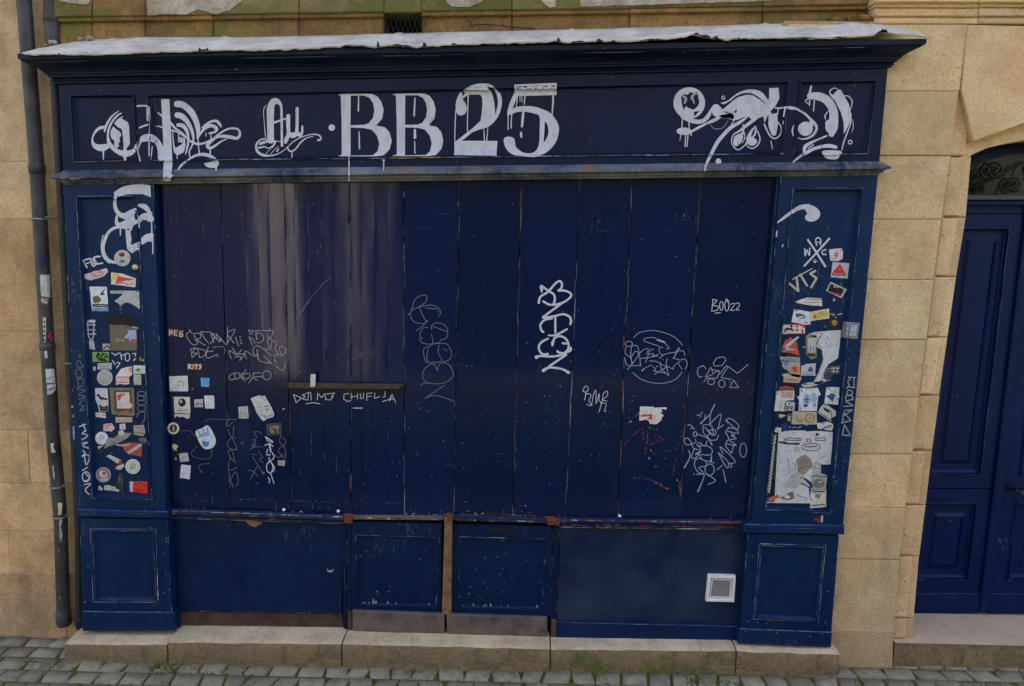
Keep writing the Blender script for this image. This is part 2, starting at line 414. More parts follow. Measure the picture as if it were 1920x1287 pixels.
# left wall
mb = MB(); J = [-60, 303, 411, 622, 806, 906, 996, 1075, 1230]
for k in range(len(J)-1):
    y0, y1 = J[k]+.4, J[k+1]-.4
    f = (y0+y1)/2
    cuts = [-420, -160+40*(k % 3), [120, 60, 120, 120, 52, 120, 120, 120][k], 175] if k != 6 else [-420, -100, 15, 175]
    cuts = sorted(set(cuts))
    for c0, c1 in zip(cuts, cuts[1:]):
        if c1-c0 < 8: continue
        course_block(mb, [(c0+.3, y0), (c1-.3, y0), (c1-.3+.04*(y1-y0), y1), (c0+.3+.04*(y1-y0), y1)], YL-(.02 if k == 7 else 0), STONE_L, rnd, .2, .003)
mb.build('wall', BLD)
mb = MB(); a = un(-420, -60, YL+.0045); b = un(190, 1240, YL+.0045)
mb.prism([(a.x, YL+.0045, 3.9), (b.x+.3, YL+.0045, 3.9), (b.x+.3, YL+.0045, -.3), (a.x, YL+.0045, -.3)], (0, .3, 0), JOINT); mb.build('mortar', BLD)
# right pier: flush ashlar blocks
mb = MB(); RX = [(45, 1814), (171, 1797.5), (292, 1783), (411.5, 1766), (525, 1751), (637, 1737), (745.5, 1723), (851.5, 1711), (953, 1698), (1050, 1686.5), (1183, 1676), (1290, 1672)]
for k in range(len(RX)-1):
    (ya, xa), (yb, xb) = RX[k], RX[k+1]
    if k == 0: xa, xb = 1815, 1800
    yo = -.025 if k == len(RX)-2 else 0
    course_block(mb, [(1480, ya+.7-(3 if k > 7 else 0)), (xa, ya+.7), (xb, yb-.7), (1480, yb-.7-(3 if k > 7 else 0))], YR+yo, STONE_R, rnd, .25, .0035)
mb.build('pier', BLD)
mb = MB(); mb.prism(U([(1470, 40), (1812, 40), (1770, 399), (1697, 953), (1675, 1180), (1672, 1290), (1470, 1290)], YR+.007), (0, .03, 0), JOINT); mb.build('mortar', BLD)
# rebated quoins beside the door
mb = MB(); QX = [(165, 1850), (294, 1821), (407.5, 1811), (519, 1793), (632.5, 1777), (741.5, 1762), (845, 1748), (947, 1736), (1043, 1724), (1160, 1714), (1200, 1712)]
YQ = YR+.055
for k in range(len(QX)-1):
    (ya, xa), (yb, xb) = QX[k], QX[k+1]
    g = 2.2
    course_block(mb, [(1600, ya+.8), (xa, ya+.8), (xb, yb-.8), (1600, yb-.8)], YQ, STONE_R, rnd, .26, .004)
    course_block(mb, [(1600, ya+g), (xa-13, ya+g), (xb-13, yb-g), (1600, yb-g)], YQ-.018, STONE_R, rnd, .05, .008)
mb.build('door_jamb', BLD)
mb = MB(); mb.prism(U([(1605, 250), (1817, 290), (1805, 410), (1732, 950), (1706, 1200), (1605, 1200)], YQ+.02), (0, .2, 0), JOINT); mb.build('mortar', BLD)
# arch voussoirs over the door (extruded so that the soffit is real)
mb = MB()
V1 = [(1814, 47), (1925, 49), (1925, 230), (1870, 247), (1826, 266), (1803, 170)]
mb.prism(U(V1, YR-.004), (0, .1, 0), STONE_R, 1.0, .004)
V2 = [(1926, 49), (2160, 52), (2160, 240), (2040, 218), (1980, 219), (1926, 229.5)]
mb.prism(U(V2, YR-.001), (0, .1, 0), STONE_R, .95, .004)
def arc_soffit(pts, Y0, Y1, mat):
    A = U(pts, Y0); Bk = [p+Vector((0, Y1-Y0, 0)) for p in A]
    mb.grid([A, Bk], mat, .95, False)
    top = [Vector((p.x, p.y, p.z+.35)) for p in A]; mb.grid([top, A], mat, .97, False)
arc_soffit([(1800, 300), (1821, 291), (1850, 278), (1885, 269.5), (1920, 263), (1980, 256), (2040, 255), (2160, 275)], YQ, .42, STONE_R)
mb.build('door_arch', BLD)
# string course and wall above, vent opening, plaster flakes
TOPJ = [(100, 172), (172, 272), (272, 400), (400, 560), (560, 720), (790, 960), (960, 1180), (1180, 1430), (1430, 1640), (1640, 1835), (1835, 2120)]
ym = lambda x, yl, yr: yl+(yr-yl)*(x-150)/1500
mb = MB(); mbm = MB()
for k, (a, b) in enumerate(TOPJ):
    if b <= 1650:
        course_block(mbm if 300 < a < 1200 else mb, [(a+.5, -70), (b-.5, -70), (b-.5, ym(b, 31, 8)), (a+.5, ym(a, 31, 8))], .075, STONE_M if 300 < a < 1200 else STONE_T, rnd, .3, .006)
        course_block(mb, [(a+.5, ym(a, 32, 9)), (b-.5, ym(b, 32, 9)), (b-.5, ym(b, 40, 17)), (a+.5, ym(a, 40, 17))], .088, STONE_T, rnd, .2, .004)
        course_block(mb, [(a+.5, ym(a, 41, 18)), (b-.5, ym(b, 41, 18)), (b-.5, ym(b, 84, 60)), (a+.5, ym(a, 84, 60))], .115, STONE_T, rnd, .3, .008)
    else:
        course_block(mb, [(a+.5, -70), (b-.5, -70), (b-.5, 5), (a+.5, 5)], .0, STONE_R, rnd, .3, .006)
        course_block(mb, [(a+.5, 6), (b-.5, 6), (b-.5, 14), (a+.5, 13)], .02, STONE_R, rnd, .3, .004)
        course_block(mb, [(a+.5, 15), (b-.5, 15), (b-.5, 31), (a+.5, 30)], .03, STONE_R, rnd, .3, .006)
        course_block(mb, [(a+.5, 32), (b-.5, 32), (b-.5, 45), (a+.5, 44)], .043, STONE_R, rnd, .3, .006)
course_block(mb, [(720, -70), (790, -70), (790, 22), (720, 24)], .075, STONE_M, rnd, .3, .006)
sc_ = mb.build('string_course', BLD); mbm.build('mossy_wall', BLD)
mb = MB(); mb.prism(U([(721, 24), (788, 24), (788, 64), (722, 66)], .30), (0, .02, 0), DARK); vo = mb.build('wall_vent', BLD)
mb = MB()
for k in range(9):
    x = 716+k*9
    mb.tube(U([(x, 20), (x+16, 68)], .10+.002*(k % 2)), .0016, IRON, 5); mb.tube(U([(x+16, 20), (x, 68)], .105+.002*(k % 2)), .0016, IRON, 5)
mb.build('wire_mesh', vo)
mb = MB()
def ragged(pts, j, rnd):
    out = []
    for (x0, y0), (x1, y1) in zip(pts, pts[1:]+pts[:1]):
        n = max(1, int(math.hypot(x1-x0, y1-y0)/7))
        for k in range(n):
            t = k/n; out.append((x0+(x1-x0)*t+rnd.uniform(-j, j), y0+(y1-y0)*t+rnd.uniform(-j, j)))
    return out
for pts in ([(276, -50), (460, -50), (452, 4), (430, 20), (405, 27), (372, 18), (350, 27), (300, 26), (276, 30)], [(1088, -50), (1640, -50), (1462, -2), (1430, 3), (1300, 6), (1180, 10), (1088, 13)],
            [(840, -50), (900, -50), (905, 2), (880, 14), (846, 12), (838, 4)], [(1010, -50), (1040, -50), (1042, 12), (1030, 14), (1016, 3)], [(108, -50), (166, -50), (167, 5), (160, 9), (110, 3)]):
    mb = MB(); mb.prism(U(ragged(pts, .9, rnd), .067), (0, .012, 0), PLASTER, rnd.uniform(.92, 1.05)); mb.build('plaster', BLD)
mb = MB(); mb.tube(U([(862, 6), (862, 15), (876, 38), (886, 48), (900, 46), (925, 47), (960, 51), (1005, 54)], .1), .0028, IRON, 6); mb.build('cable', BLD)
# rest of the building above the picture
mb = MB()
ztop = un(800, -68, .075).z
mb.prism([(-6, .09, 8.2), (6, .09, 8.2), (6, .09, ztop), (-6, .09, ztop)], (0, .6, 0), STONE_L, .95)
zr = un(2120, 60, YR).z
mb.prism([(un(2118, 300, .46).x+1.0, .06, ztop), (6, .06, ztop), (6, .06, -.1), (un(2118, 300, .46).x+1.0, .06, -.1)], (0, .5, 0), STONE_R, .95)
mb.prism([(-6, YL, ztop), (un(-418, 500, YL).x, YL, ztop), (un(-418, 500, YL).x, YL, -.1), (-6, YL, -.1)], (0, .5, 0), STONE_L, .95)
mb.prism([(-6, .62, ztop+.1), (6, .62, ztop+.1), (6, .62, -.1), (-6, .62, -.1)], (0, .1, 0), JOINT, .8)
xj = un(2118, 300, .46).x+.62
mb.prism([(xj, YR, 3.4), (xj+.55, YR, 3.4), (xj+.55, YR, -.1), (xj, YR, -.1)], (0, .45, 0), STONE_R, 1, .01)
mb.build('outer_wall', BLD)
# door with fanlight
YD = .42
DP = MB()
def dq(x0, y0, x1, y1, x2, y2, x3, y3): return [(x0, y0), (x1, y1), (x2, y2), (x3, y3)]
pz = lambda px, y: px
slope = lambda x0, y: x0-(y-400)*.118          # a plumb line near the door, in photo pixels
def vq(xa, xb, ya, yb): return [(slope(xa, ya), ya), (slope(xb, ya), ya), (slope(xb, yb), yb), (slope(xa, yb), yb)]
door = MB(); door.prism(U([(1700, 378), (2150, 378), (2150, 1175), (1640, 1150)], YD+.05), (0, .04, 0), BL_DOOR); door = door.build('door', BLD)
PRO = [(0, 0), (.12, -.012), (.35, -.014), (.5, .004), (.7, .008), (.8, .014), (1, .016)]
def dpanel(out, y0, y1, xa, xb, m=13):
    panelled(out, vq(xa-26, xb+26, y0-22, y1+22), vq(xa, xb, y0, y1), vq(xa+m, xb-m, y0+m, y1-m), YD, BL_DOOR, PRO)
    q = vq(xa+m+9, xb-m-9, y0+m+10, y1-m-10); rings(out, q, inset(q, 7), YD+.016, [(0, 0), (1, -.012)], BL_DOOR); out.face(U(inset(q, 7), YD+.004), BL_DOOR)
for xa, xb in ((1795, 1898), (1968, 2075)):
    mb = MB()
    dpanel(mb, 424, 893, xa, xb); dpanel(mb, 939, 1090, xa, xb)
    mb.prism(U(vq(xa-26, xb+26, 1113, 1152), YD-.012), (0, .05, 0), BL_DOOR, 1, .006)
    mb.prism(U(vq(xa-26, xb+26, 384, 401), YD+.004), (0, .05, 0), BL_DOOR, 1, .003)
    for y0, y1 in ((424, 893), (939, 1090)):
        q = vq(xa+2, xb-2, y0+2, y1-2); CD = [GLINT_SCUFF]
        for k in range(4): chips(mb, q[k], q[(k+1) % 4], YD-.0145, CD, .75 if k == 2 else .4, 1.6 if k == 2 else .9, (8, 60), rnd, .4)  # light catching the mouldings, painted on as pale lines, strongest at the bottom
        q = vq(xa+20, xb-20, y0+22, y1-22); chips(mb, q[3], q[2], YD+.0035, CD, .8, 1.2, (8, 40), rnd, .4); chips(mb, q[0], q[1], YD+.0035, CD, .6, .8, (8, 40), rnd, .4)
    for _ in range(12):
        x_, y_ = rnd.uniform(xa-110, xb-110), rnd.uniform(1116, 1146); chips(mb, (x_, y_), (x_+rnd.uniform(6, 40), y_+1), YD-.0128, CD, .7, .7, (3, 14), rnd)
    lf = mb.build('door_leaf', door)
mb = MB(); mb.prism(U(vq(1925, 1944, 380, 1150), YD-.022), (0, .05, 0), BL_DOOR, 1, .006); mb.build('meeting_stile', door)
mb = MB(); 
for zz, rr in ((0, 0),):
    c = un(1899, 917, YD-.005); mb.tube([c, c+Vector((0, -.02, 0)), c+Vector((0, -.03, 0)), c+Vector((0, -.045, 0)), c+Vector((0, -.055, 0))], [.008, .008, .016, .017, .006], IRON, 12)
    c = un(1917, 924, YD-.03); mb.tube([c, c+Vector((0, -.02, 0)), c+Vector((0, -.035, 0))], [.01, .012, .004], BARE, 12)
mb.build('door_knob', door)
TR = mat_plain('weathered_transom_wood', S(66, 66, 70), .7, 0, .4, 20, .2)
mb = MB(); mb.prism(U([(1806, 366), (2150, 366), (2150, 375), (1806, 375)], YD-.05), (0, .1, 0), TR, 1, .004); mb.prism(U([(1806, 376), (2150, 376), (2150, 386), (1806, 386)], YD-.03), (0, .1, 0), BL_DOOR, 1, .006)
mb.build('transom', BLD)
mb = MB()
ar = [(1795, 312), (1821, 297), (1850, 284), (1885, 275), (1920, 269), (1980, 262), (2040, 262), (2160, 283)]
for d, yy in ((0, .0), (9, -.012)):
    A = U([(x, y+d-6) for x, y in ar], YD+yy); B2 = U([(x, y+d+8) for x, y in ar], YD+yy)
    mb.grid([A, B2], BL_DOOR); mb.grid([B2, [p+Vector((0, .05, 0)) for p in B2]], BL_DOOR)
mb.build('arched_frame', BLD)
GLASS = mat_plain('dusty_dark_glass', S(34, 30, 28), .2, 0, .5, 8, .05, S(18, 16, 16))
mb = MB(); mb.prism(U([(1780, 255), (2160, 255), (2160, 366), (1780, 366)], YD+.06), (0, .01, 0), GLASS); fan = mb.build('fanlight', BLD)
mb = MB()
def spiral(cx, cy, r, turns, Y, a0=0, sx=1):
    return U([(cx+sx*r*(1-.8*k/40)*math.cos(a0+turns*2*math.pi*k/40), cy+r*(1-.8*k/40)*math.sin(a0+turns*2*math.pi*k/40)) for k in range(41)], Y)
for cx, cy, r, sx in ((1866, 318, 17, 1), (1902, 345, 15, 1), (1829, 330, 14, -1), (1840, 352, 9, 1), (1945, 318, 17, -1), (1990, 345, 15, 1)):
    mb.tube(spiral(cx, cy, r, 1.7, YD+.02, 1.0, sx), .006, IRON, 6); mb.tube(U([(cx, cy), (cx+1, cy+1)], YD+.018), .013, IRON, 8)
for a, b in (((1812, 356), (1866, 335)), ((1866, 335), (1905, 312)), ((1880, 366), (1905, 312)), ((1850, 300), (1822, 345)), ((1905, 312), (1930, 300))): mb.tube(U([a, b], YD+.02), .005, IRON, 6)
mb.build('iron_scrollwork', fan)
# doorstep
mb = MB(); zt = un(1700, 1206, YR).z
GR = mat_stone('pinkish_granite_step', S(168, 146, 122), S(156, 136, 114), S(122, 104, 84), 0, .5, .3)
xl = un(1677, 1206, YR).x+.002
A = [(xl, YR-.004, zt), (3.6, YR-.004, zt), (3.6, YR-.004, -.2), (xl, YR-.004, -.2)]
mb.prism(A, (0, .5, 0), KERB_F, .86, .0)
mb.face([(xl, YR-.006, zt+.003), (3.6, YR-.006, zt+.003), (3.6, .6, zt+.003), (xl, .6, zt+.003)], GR)
tag(mb.build('doorstep', None, (xl+.6, .2, 0)), 'low granite doorstep in front of the bright blue door', 'doorstep')

# ---------------------------------------------------------------- the shop front
SHOP = empty('shop_front', (-.35, .1, .23), 'dark navy timber shop front with closed shutters, graffiti and a zinc roof', 'shop front')
# fascia
FASQ = [(109.5, 160), (1664.4, 129.5), (1648.5, 305), (119, 325)]
mb = MB(); YF = .0
FP = [[(131, 177.5), (253, 176), (258.5, 303), (138, 306)], [(275.5, 177), (1480, 151.5), (1469, 290), (284, 303)], [(1499, 152), (1645, 149), (1627, 290), (1487, 292)]]
fx = [[(109.5, 160), (264, 157), (271, 324), (119, 325)], [(264, 157), (1489, 133), (1477, 309), (271, 324)], [(1489, 133), (1664.4, 129.5), (1648.5, 305), (1477, 309)]]
for o_, p_ in zip(fx, FP):
    panelled(mb, o_, p_, inset(p_, 6.5), YF, BL_FASCIA, [(0, 0), (.05, -.008), (.45, -.009), (.55, -.001), (.7, .004), (1, .012)], .1)
    chips(mb, (p_[3][0], p_[3][1]-1.5), (p_[2][0], p_[2][1]-1.5), YF-.0105, [CHIPB, CHIPB, CHIPW], .85, 2.4, (6, 60), j=.4)
    chips(mb, p_[0], p_[3], YF-.0105, [CHIPB], .4, .7, (6, 30)); chips(mb, p_[1], p_[2], YF-.0105, [CHIPB], .4, .7, (6, 30))
a = (1664.4, 130); 
fa = mb.build('fascia', SHOP)
def sweep(mb, xLR, tl, tr, bl, br, Y0, prof, mat, Yw=.16, n=40, amp=.0012, seed=0, ends=(1, 1)):
    """moulding along the front with mitred returns; prof = (projection, fraction from top line to bottom line)"""
    xL, xR = xLR; rows = []
    for out, f in prof:
        zL = tl+(bl-tl)*f; zR = tr+(br-tr)*f; row = [Vector((xL-out*ends[0], Yw, zL))]
        for k in range(n+1):
            t = k/n; x = (xL-out*ends[0])+(xR-xL+out*(ends[0]+ends[1]))*t
            wv = amp*noise.noise(Vector((x*3, seed, out*9)))
            row.append(Vector((x, Y0-out+wv, zL+(zR-zL)*t+wv)))
        row.append(Vector((xR+out*ends[1], Yw, zR))); rows.append(row)
    mb.grid(rows, mat, 1.0, False)
xL0, xR0 = un(109.5, 160, 0).x, un(1664.4, 129.5, 0).x
zbL, zbR = un(109.5, 160, 0).z, un(1664.4, 129.5, 0).z
OC = .128
ztL, ztR = un(42, 101, -OC).z, un(1735, 73, -OC).z
mb = MB()
sweep(mb, (xL0, xR0), ztL, ztR, zbL, zbR, 0, [(0, -.02), (OC, 0), (OC, .20), (OC-.008, .215), (OC-.014, .27), (.108, .30), (.088, .37), (.064, .46), (.05, .55), (.045, .60), (.045, .64), (.034, .66), (.034, .72), (.03, .75), (.018, .78), (.022, .82), (.024, .86), (.014, .90), (.014, .95), (.0, 1.0), (.0, 1.04)], BL_CORN, .15, 50, .0015)
chips(mb, (70, 117), (1700, 88), -OC-.0022, [CHIPB], .3, .5, (20, 120), j=1.0)
mb.build('cornice', SHOP)
# ledge below the fascia
mb = MB()
xa, xb = un(119, 325, 0).x, un(1648.5, 305, 0).x
tl, tr = un(119, 322.5, 0).z, un(1650, 305, 0).z; bl, br = un(119, 347, 0).z, un(1650, 329, 0).z
sweep(mb, (xa, xb), tl, tr, bl, br, 0, [(0, -.1), (.004, -.02), (.043, .34), (.046, .38), (.046, .52), (.034, .57), (.02, .66), (.018, .8), (.008, .84), (.004, 1.0), (-.03, 1.02)], BL_LEDGE, .13, 60, .003, 4)
chips(mb, (112, 327), (1656, 310), -.0475, [CHIPB, CHIPB, CHIPW], .35, 1.2, (6, 40), j=2)
chips(mb, (110, 333), (300, 331), -.0478, [CHIPW, BARE, ROT], .85, 4.5, (12, 44), j=3)
mb.build('ledge', SHOP)
# zinc covering
mb = MB()
FR = [(39.5, 99), (60, 102), (105, 101), (160, 102.5), (230, 100), (300, 97), (360, 96), (420, 93), (480, 94), (540, 92), (600, 89), (660, 84.5), (705, 88), (730, 84), (780, 88), (830, 84), (900, 81.5), (960, 80), (1030, 78), (1045, 76), (1062, 79), (1120, 76.5), (1180, 77), (1250, 72), (1285, 69), (1302, 63), (1325, 70), (1360, 73.5), (1400, 71), (1480, 71), (1540, 71.5), (1590, 69), (1640, 66), (1657, 59), (1690, 64.5), (1720, 66.5), (1747, 71)]
BK = [(118, 82), (163, 74.5), (272, 69.5), (460, 70), (700, 64), (860, 60), (1080, 55), (1300, 49), (1560, 41.5), (1620, 40.5), (1657, 43)]
def pl(P, t):
    for k in range(len(P)-1):
        if P[k][0] <= t <= P[k+1][0]:
            q = (t-P[k][0])/(P[k+1][0]-P[k][0]); return P[k][1]+(P[k+1][1]-P[k][1])*q
    return P[-1][1] if t > P[-1][0] else P[0][1]
rows = []; NX = 260; YB, YFR = .118, -OC-.022
for j in range(9):
    row = []
    for k in range(NX+1):
        t = k/NX; xf = 39.5+t*(1747-39.5); xb_ = 118+t*(1657-118)
        f = un(xf, pl(FR, xf), YFR+.007*noise.noise(Vector((xf*.02, 1, 0)))); b = un(xb_, pl(BK, xb_), YB)
        if j < 2:
            p = f.copy(); p.z -= (.004, 0)[j]+(.006*noise.noise(Vector((xf*.07, 3, 0)))+.004*noise.noise(Vector((xf*.25, 8, 0)))+.001 if j == 0 else 0); p.y += (.006, 0)[j]
        else:
            s_ = (j-1)/7; p = f.lerp(b, s_)
            e = math.sin(math.pi*s_); p.z += e*(.012*noise.noise(Vector((p.x*5, p.y*9, 2)))+.010*noise.noise(Vector((p.x*14, p.y*16, 6)))+.005*noise.noise(Vector((p.x*40, p.y*30, 6)))+.004)
            seam = min(abs(p.x-q) for q in (-2.35, -1.72, -.75, .2, 1.25)); 
            if seam < .012: p.z += .006
        row.append(p)
    rows.append(row)
mb.grid(rows, ZINC, 1.0)
rz = random.Random(19)
for x_, l_, h_ in ((108, 6, 3), (371, 16, 8), (386, 5, 13), (640, 50, 3), (706, 6, 14), (735, 40, 4), (792, 9, 8), (846, 12, 4), (1044, 7, 12), (1070, 26, 4), (1118, 14, 5), (1146, 9, 4), (1200, 40, 3), (1300, 34, 6), (1335, 14, 8), (1383, 4, 6), (1470, 60, 2.5), (1560, 30, 3), (1640, 26, 5), (1652, 12, 10)):
    n_ = 7; up_ = []
    for q in range(n_): xx = x_+l_*q/(n_-1); up_.append((xx, pl(FR, xx)+1-(h_*rz.uniform(.25, 1) if 0 < q < n_-1 else 0)))
    lo_ = [(x_+l_*q/(n_-1), pl(FR, x_+l_*q/(n_-1))+1.6) for q in range(n_)]
    mb.grid([U(up_, YFR-.0075), U(lo_, YFR-.0075)], IRON, 1, False)
zr_ = mb.build('zinc_roof', SHOP)
mb = MB()
for cx, cy, rx, ry, sd_ in ((99, 80, 10, 5, 1), (90, 84, 7, 4, 2), (168, 72, 8, 3, 3), (152, 73, 6, 3, 4), (1606, 38, 26, 6, 5), (1570, 39, 20, 5, 6), (1640, 41, 14, 5, 7)):
    c = un(cx, cy, .085 if cx < 1000 else .10); rows = []
    for a in range(7):
        th = math.pi*a/6; rows.append([c+Vector((rx/333*math.sin(th)*math.cos(b*math.pi/5), rx/400*math.sin(th)*math.sin(b*math.pi/5), ry/333*math.cos(th)))*(1+.3*noise.noise(Vector((a*1.3, math.cos(b*math.pi/5)*2, sd_)))) if 0 < a < 6 else c+Vector((0, 0, ry/333*math.cos(th))) for b in range(10)])
    for row in rows:
        for q in range(10):
            d_ = row[q]-c; row[q] = c+d_*(1+.35*noise.noise(d_*40+Vector((sd_*3, 0, 0))))
    mb = MB(); mb.grid(rows, STONE_T if cx > 1000 else PLASTER, .9, False, True); mb.build('mortar_lump', BLD)
# pilasters
def pilaster(q, pan, nm='pilaster'):
    mb = MB(); panelled(mb, q, pan, inset(pan, 7), 0, BL_PIL, [(0, 0), (.08, -.010), (.42, -.011), (.55, .002), (.72, .004), (.8, .014), (1, .015)], .12)
    chips(mb, q[1], q[2], -.0008, [CHIPB, CHIPB, CHIP], .35, .9, (4, 22)); chips(mb, q[0], q[3], -.0008, [CHIPB, CHIP], .3, .8, (4, 22))
    for k in range(4): chips(mb, pan[k], pan[(k+1) % 4], -.0118, [CHIPB], .7, 1.3, (6, 40), j=.3)
    return mb
PL = pilaster([(118.6, 344), (287.5, 341), (311, 958), (146.5, 956)], [(143, 368), (256, 367), (285, 937), (173, 935)]).build('pilaster', SHOP)
PR = pilaster([(1464.6, 327), (1646.5, 326), (1580.5, 986), (1409, 984)], [(1487, 352.5), (1618, 353), (1557.5, 963), (1436, 956)]).build('pilaster', SHOP)
# inner return of the right pilaster (visible edge towards the shutters)
mb = MB(); mb.prism(U([(1457.5, 329), (1464, 329), (1408.5, 984), (1402, 982)], .012), (0, .1, 0), BL_PIL, .8, .003)
chips(mb, (1458, 340), (1402.5, 980), .0115, [CHIPB, CHIPW], .5, .8, (5, 30)); mb.build('pilaster_return', SHOP)
# shutters
YS = .055
TOPX = [290, 413, 532, 655, 757, 862, 978, 1088, 1185, 1315, 1456]
BOTX = [316, 432, 546, 659, 758, 850, 961, 1060, 1158, 1272, 1402]
BOTY = [957, 960.5, 964.5, 968, 968, 965, 967, 972, 974.5, 976.5, 978.5]
CUT = [[.17, .37, .72], [.36, .58, .76], [.145, .35, .57, .76], [.215, .455, .70], [], [], [], [.5], [], []]
TILT = {(1, 3): .0, (2, 0): .0, (3, 0): .0}
SHUT = []
ytop = lambda x: 336-(x-290)*.0075
for i in range(10):
    mb = MB(); cuts = [0]+CUT[i]+[1]; rr = random.Random(40+i)
    lx0, lx1, bx0, bx1 = TOPX[i]+.9, TOPX[i+1]-.9, BOTX[i]+.9, BOTX[i+1]-.9
    for k in range(len(cuts)-1):
        g = .25
        xa, xb = lx0+(lx1-lx0)*cuts[k]+(g if k else 0), lx0+(lx1-lx0)*cuts[k+1]-(g if k < len(cuts)-2 else 0)
        ya, yb = bx0+(bx1-bx0)*cuts[k]+(g if k else 0), bx0+(bx1-bx0)*cuts[k+1]-(g if k < len(cuts)-2 else 0)
        q = [(xa, ytop(xa)), (xb, ytop(xb)), (yb, BOTY[i]+(BOTY[i+1]-BOTY[i])*cuts[k+1]), (ya, BOTY[i]+(BOTY[i+1]-BOTY[i])*cuts[k])]
        f = U(q, YS); dy = rr.uniform(-.001, .001); tz = rr.uniform(-.0004, .0004)
        for p, s_ in zip(f, (-1, 1, 1, -1)): p.y += dy+tz*s_
        # each board is a thin grid with a faint warp so that its gloss is uneven
        nr, nc = 26, 5 if len(cuts) > 2 else 11; rows = []
        for a in range(nr+1):
            row = []
            for b in range(nc+1):
                L_ = f[0].lerp(f[3], a/nr); R_ = f[1].lerp(f[2], a/nr); p = L_.lerp(R_, b/nc)
                if 0 < b < nc: p.y += (.0004 if len(cuts) > 2 else .0010)*noise.noise(Vector((p.x*3.5+i*3, p.z*1.1, k)))+.0004*noise.noise(Vector((p.x*11, p.z*4, 4)))
                row.append(p)
            rows.append(row)
        mb.grid(rows, BL_SHUT, rr.uniform(.9, 1.15), True)
        for (u_, v_) in ((0, 1), (1, 2), (2, 3), (3, 0)):
            o = Vector((0, .035, 0)); mb.face([f[u_], f[v_], f[v_]+o, f[u_]+o], BL_SHUT, .6)
        if k: chips(mb, q[0], q[3], YS-.0022, [CHIPB], .16, .5, (5, 40), rr)
    yy = YS-.0030
    e = [CHIPB, CHIPB, CHIP, CHIPW]
    chips(mb, (lx0, ytop(lx0)), (bx0, BOTY[i]), yy, [CHIPB, CHIPB, CHIPB, CHIP, CHIPW], .62 if i > 1 else .25, .75, (3, 60), rr)
    chips(mb, (lx1, ytop(lx1)), (bx1, BOTY[i+1]), yy, [CHIPB, CHIPB, CHIPW], .45 if i > 1 else .2, .7, (3, 50), rr)
    chips(mb, (bx0, BOTY[i]-.8), (bx1, BOTY[i+1]-.8), yy, [CHIP, CHIPB, CHIPW, CHIPR, RUST] if i > 3 else e, .8, 1.6, (3, 16), rr)
    chips(mb, (bx0, BOTY[i]-4), (bx1, BOTY[i+1]-4), yy, [CHIP, CHIPW, RUST], .3 if i > 3 else .12, 1.8, (2, 8), rr, 3)
    for _ in range(5):
        x_ = rr.uniform(lx0, lx1-30); y_ = rr.choice([rr.uniform(380, 440), rr.uniform(500, 940)]); chips(mb, (x_, y_), (x_+rr.uniform(12, 60), y_+rr.uniform(-4, 6)), yy, [CHIPB], .5, .35, (5, 24), rr)
    if i < 4: chips(mb, (bx0-1, BOTY[i]-25), (bx1-1, BOTY[i+1]-25), yy, [CHIPB], .5, .4, (6, 40), rr)
    # scattered flakes
    for _ in range(26 if i > 3 else 10):
        x, y = rr.uniform(0, 1), 1-abs(rr.gauss(0, .33))
        if y < .02: continue
        lx = lx0+(bx0-lx0)*y; rx = lx1+(bx1-lx1)*y; px, py = lx+(rx-lx)*x, 340+(BOTY[i]-346)*y; s_ = rr.uniform(.4, 1.5)
        mb.fill([U([(px+s_*rr.uniform(.5, 1)*math.cos(a_), py+s_*rr.uniform(.5, 1)*math.sin(a_)) for a_ in (0, 1.2, 2.4, 3.6, 4.9)], yy)], rr.choice([CHIPB, CHIP, CHIPB, CHIPW]), rr.uniform(.6, 1))
    SHUT.append(mb.build('shutter', SHOP))
mb = MB(); mb.prism(U([(280, 330), (1470, 320), (1415, 990), (300, 975)], YS+.03), (0, .03, 0), DARK); mb.build('shutter_backing', SHOP)
# patches and hinges on the shutters
def plate(i, q, name='hinge_plate', mat=BL_SHUT, pr=.0035):
    mb = MB(); mb.prism(U(q, YS-.0025-pr), (0, pr+.004, 0), mat, 1.05, .001); chips(mb, q[0], q[1], YS-.003-pr, [CHIPB, CHIPW], .5, .5, (3, 14)); chips(mb, q[3], q[2], YS-.003-pr, [CHIPB, CHIPW], .4, .5, (3, 14)); return mb.build(name, SHUT[i])
plate(3, [(659, 657), (704, 657), (704, 673), (659, 674)]); plate(2, [(608, 656), (655, 654), (655, 673), (608, 674)])
for i, x, y, h in ((2, 651, 392, 26), (2, 654, 652, 18), (2, 655, 892, 24), (3, 657, 892, 24), (5, 973, 440, 12), (6, 976, 524, 10), (8, 1302, 400, 20), (9, 1296, 660, 24), (8, 1168, 628, 26), (8, 1166, 712, 26)):
    mb = MB(); mb.tube(U([(x+2, y), (x+1.6, y+h)], YS-.004), .004, RUST if y in (892, 628, 712) else IRON, 8); mb.build('hinge', SHUT[i])
# sills under the shutters
mb = MB()
def bar(q, Y, th, mat, ch=.004, t=1.0): mb.prism(U(q, Y), (0, th, 0), mat, t, ch)
bar([(313, 957), (643, 969), (645, 977), (314, 966)], .018, .1, BL_SILL, .006); bar([(313, 966.5), (645, 977.5), (645, 984), (314, 973)], .034, .1, BL_SILL, .004)
chips(mb, (316, 957.5), (642, 969.5), .0165, [CHIP, CHIP, CHIPW, CHIPB], .9, 1.9, (4, 30)); chips(mb, (316, 971.5), (642, 983), .0325, [CHIPW, BARE, CHIPB], .85, 1.5, (8, 60))
bar([(660, 968), (833, 970), (833, 976), (660, 975)], .03, .08, KICK, .003); bar([(848, 967), (1036, 974), (1036, 982), (848, 976)], .03, .08, BL_SILL, .003)
chips(mb, (662, 971), (1034, 979), .0285, [RUST, CHIPW, BARE, CHIP], .8, 3.0, (4, 22)); 
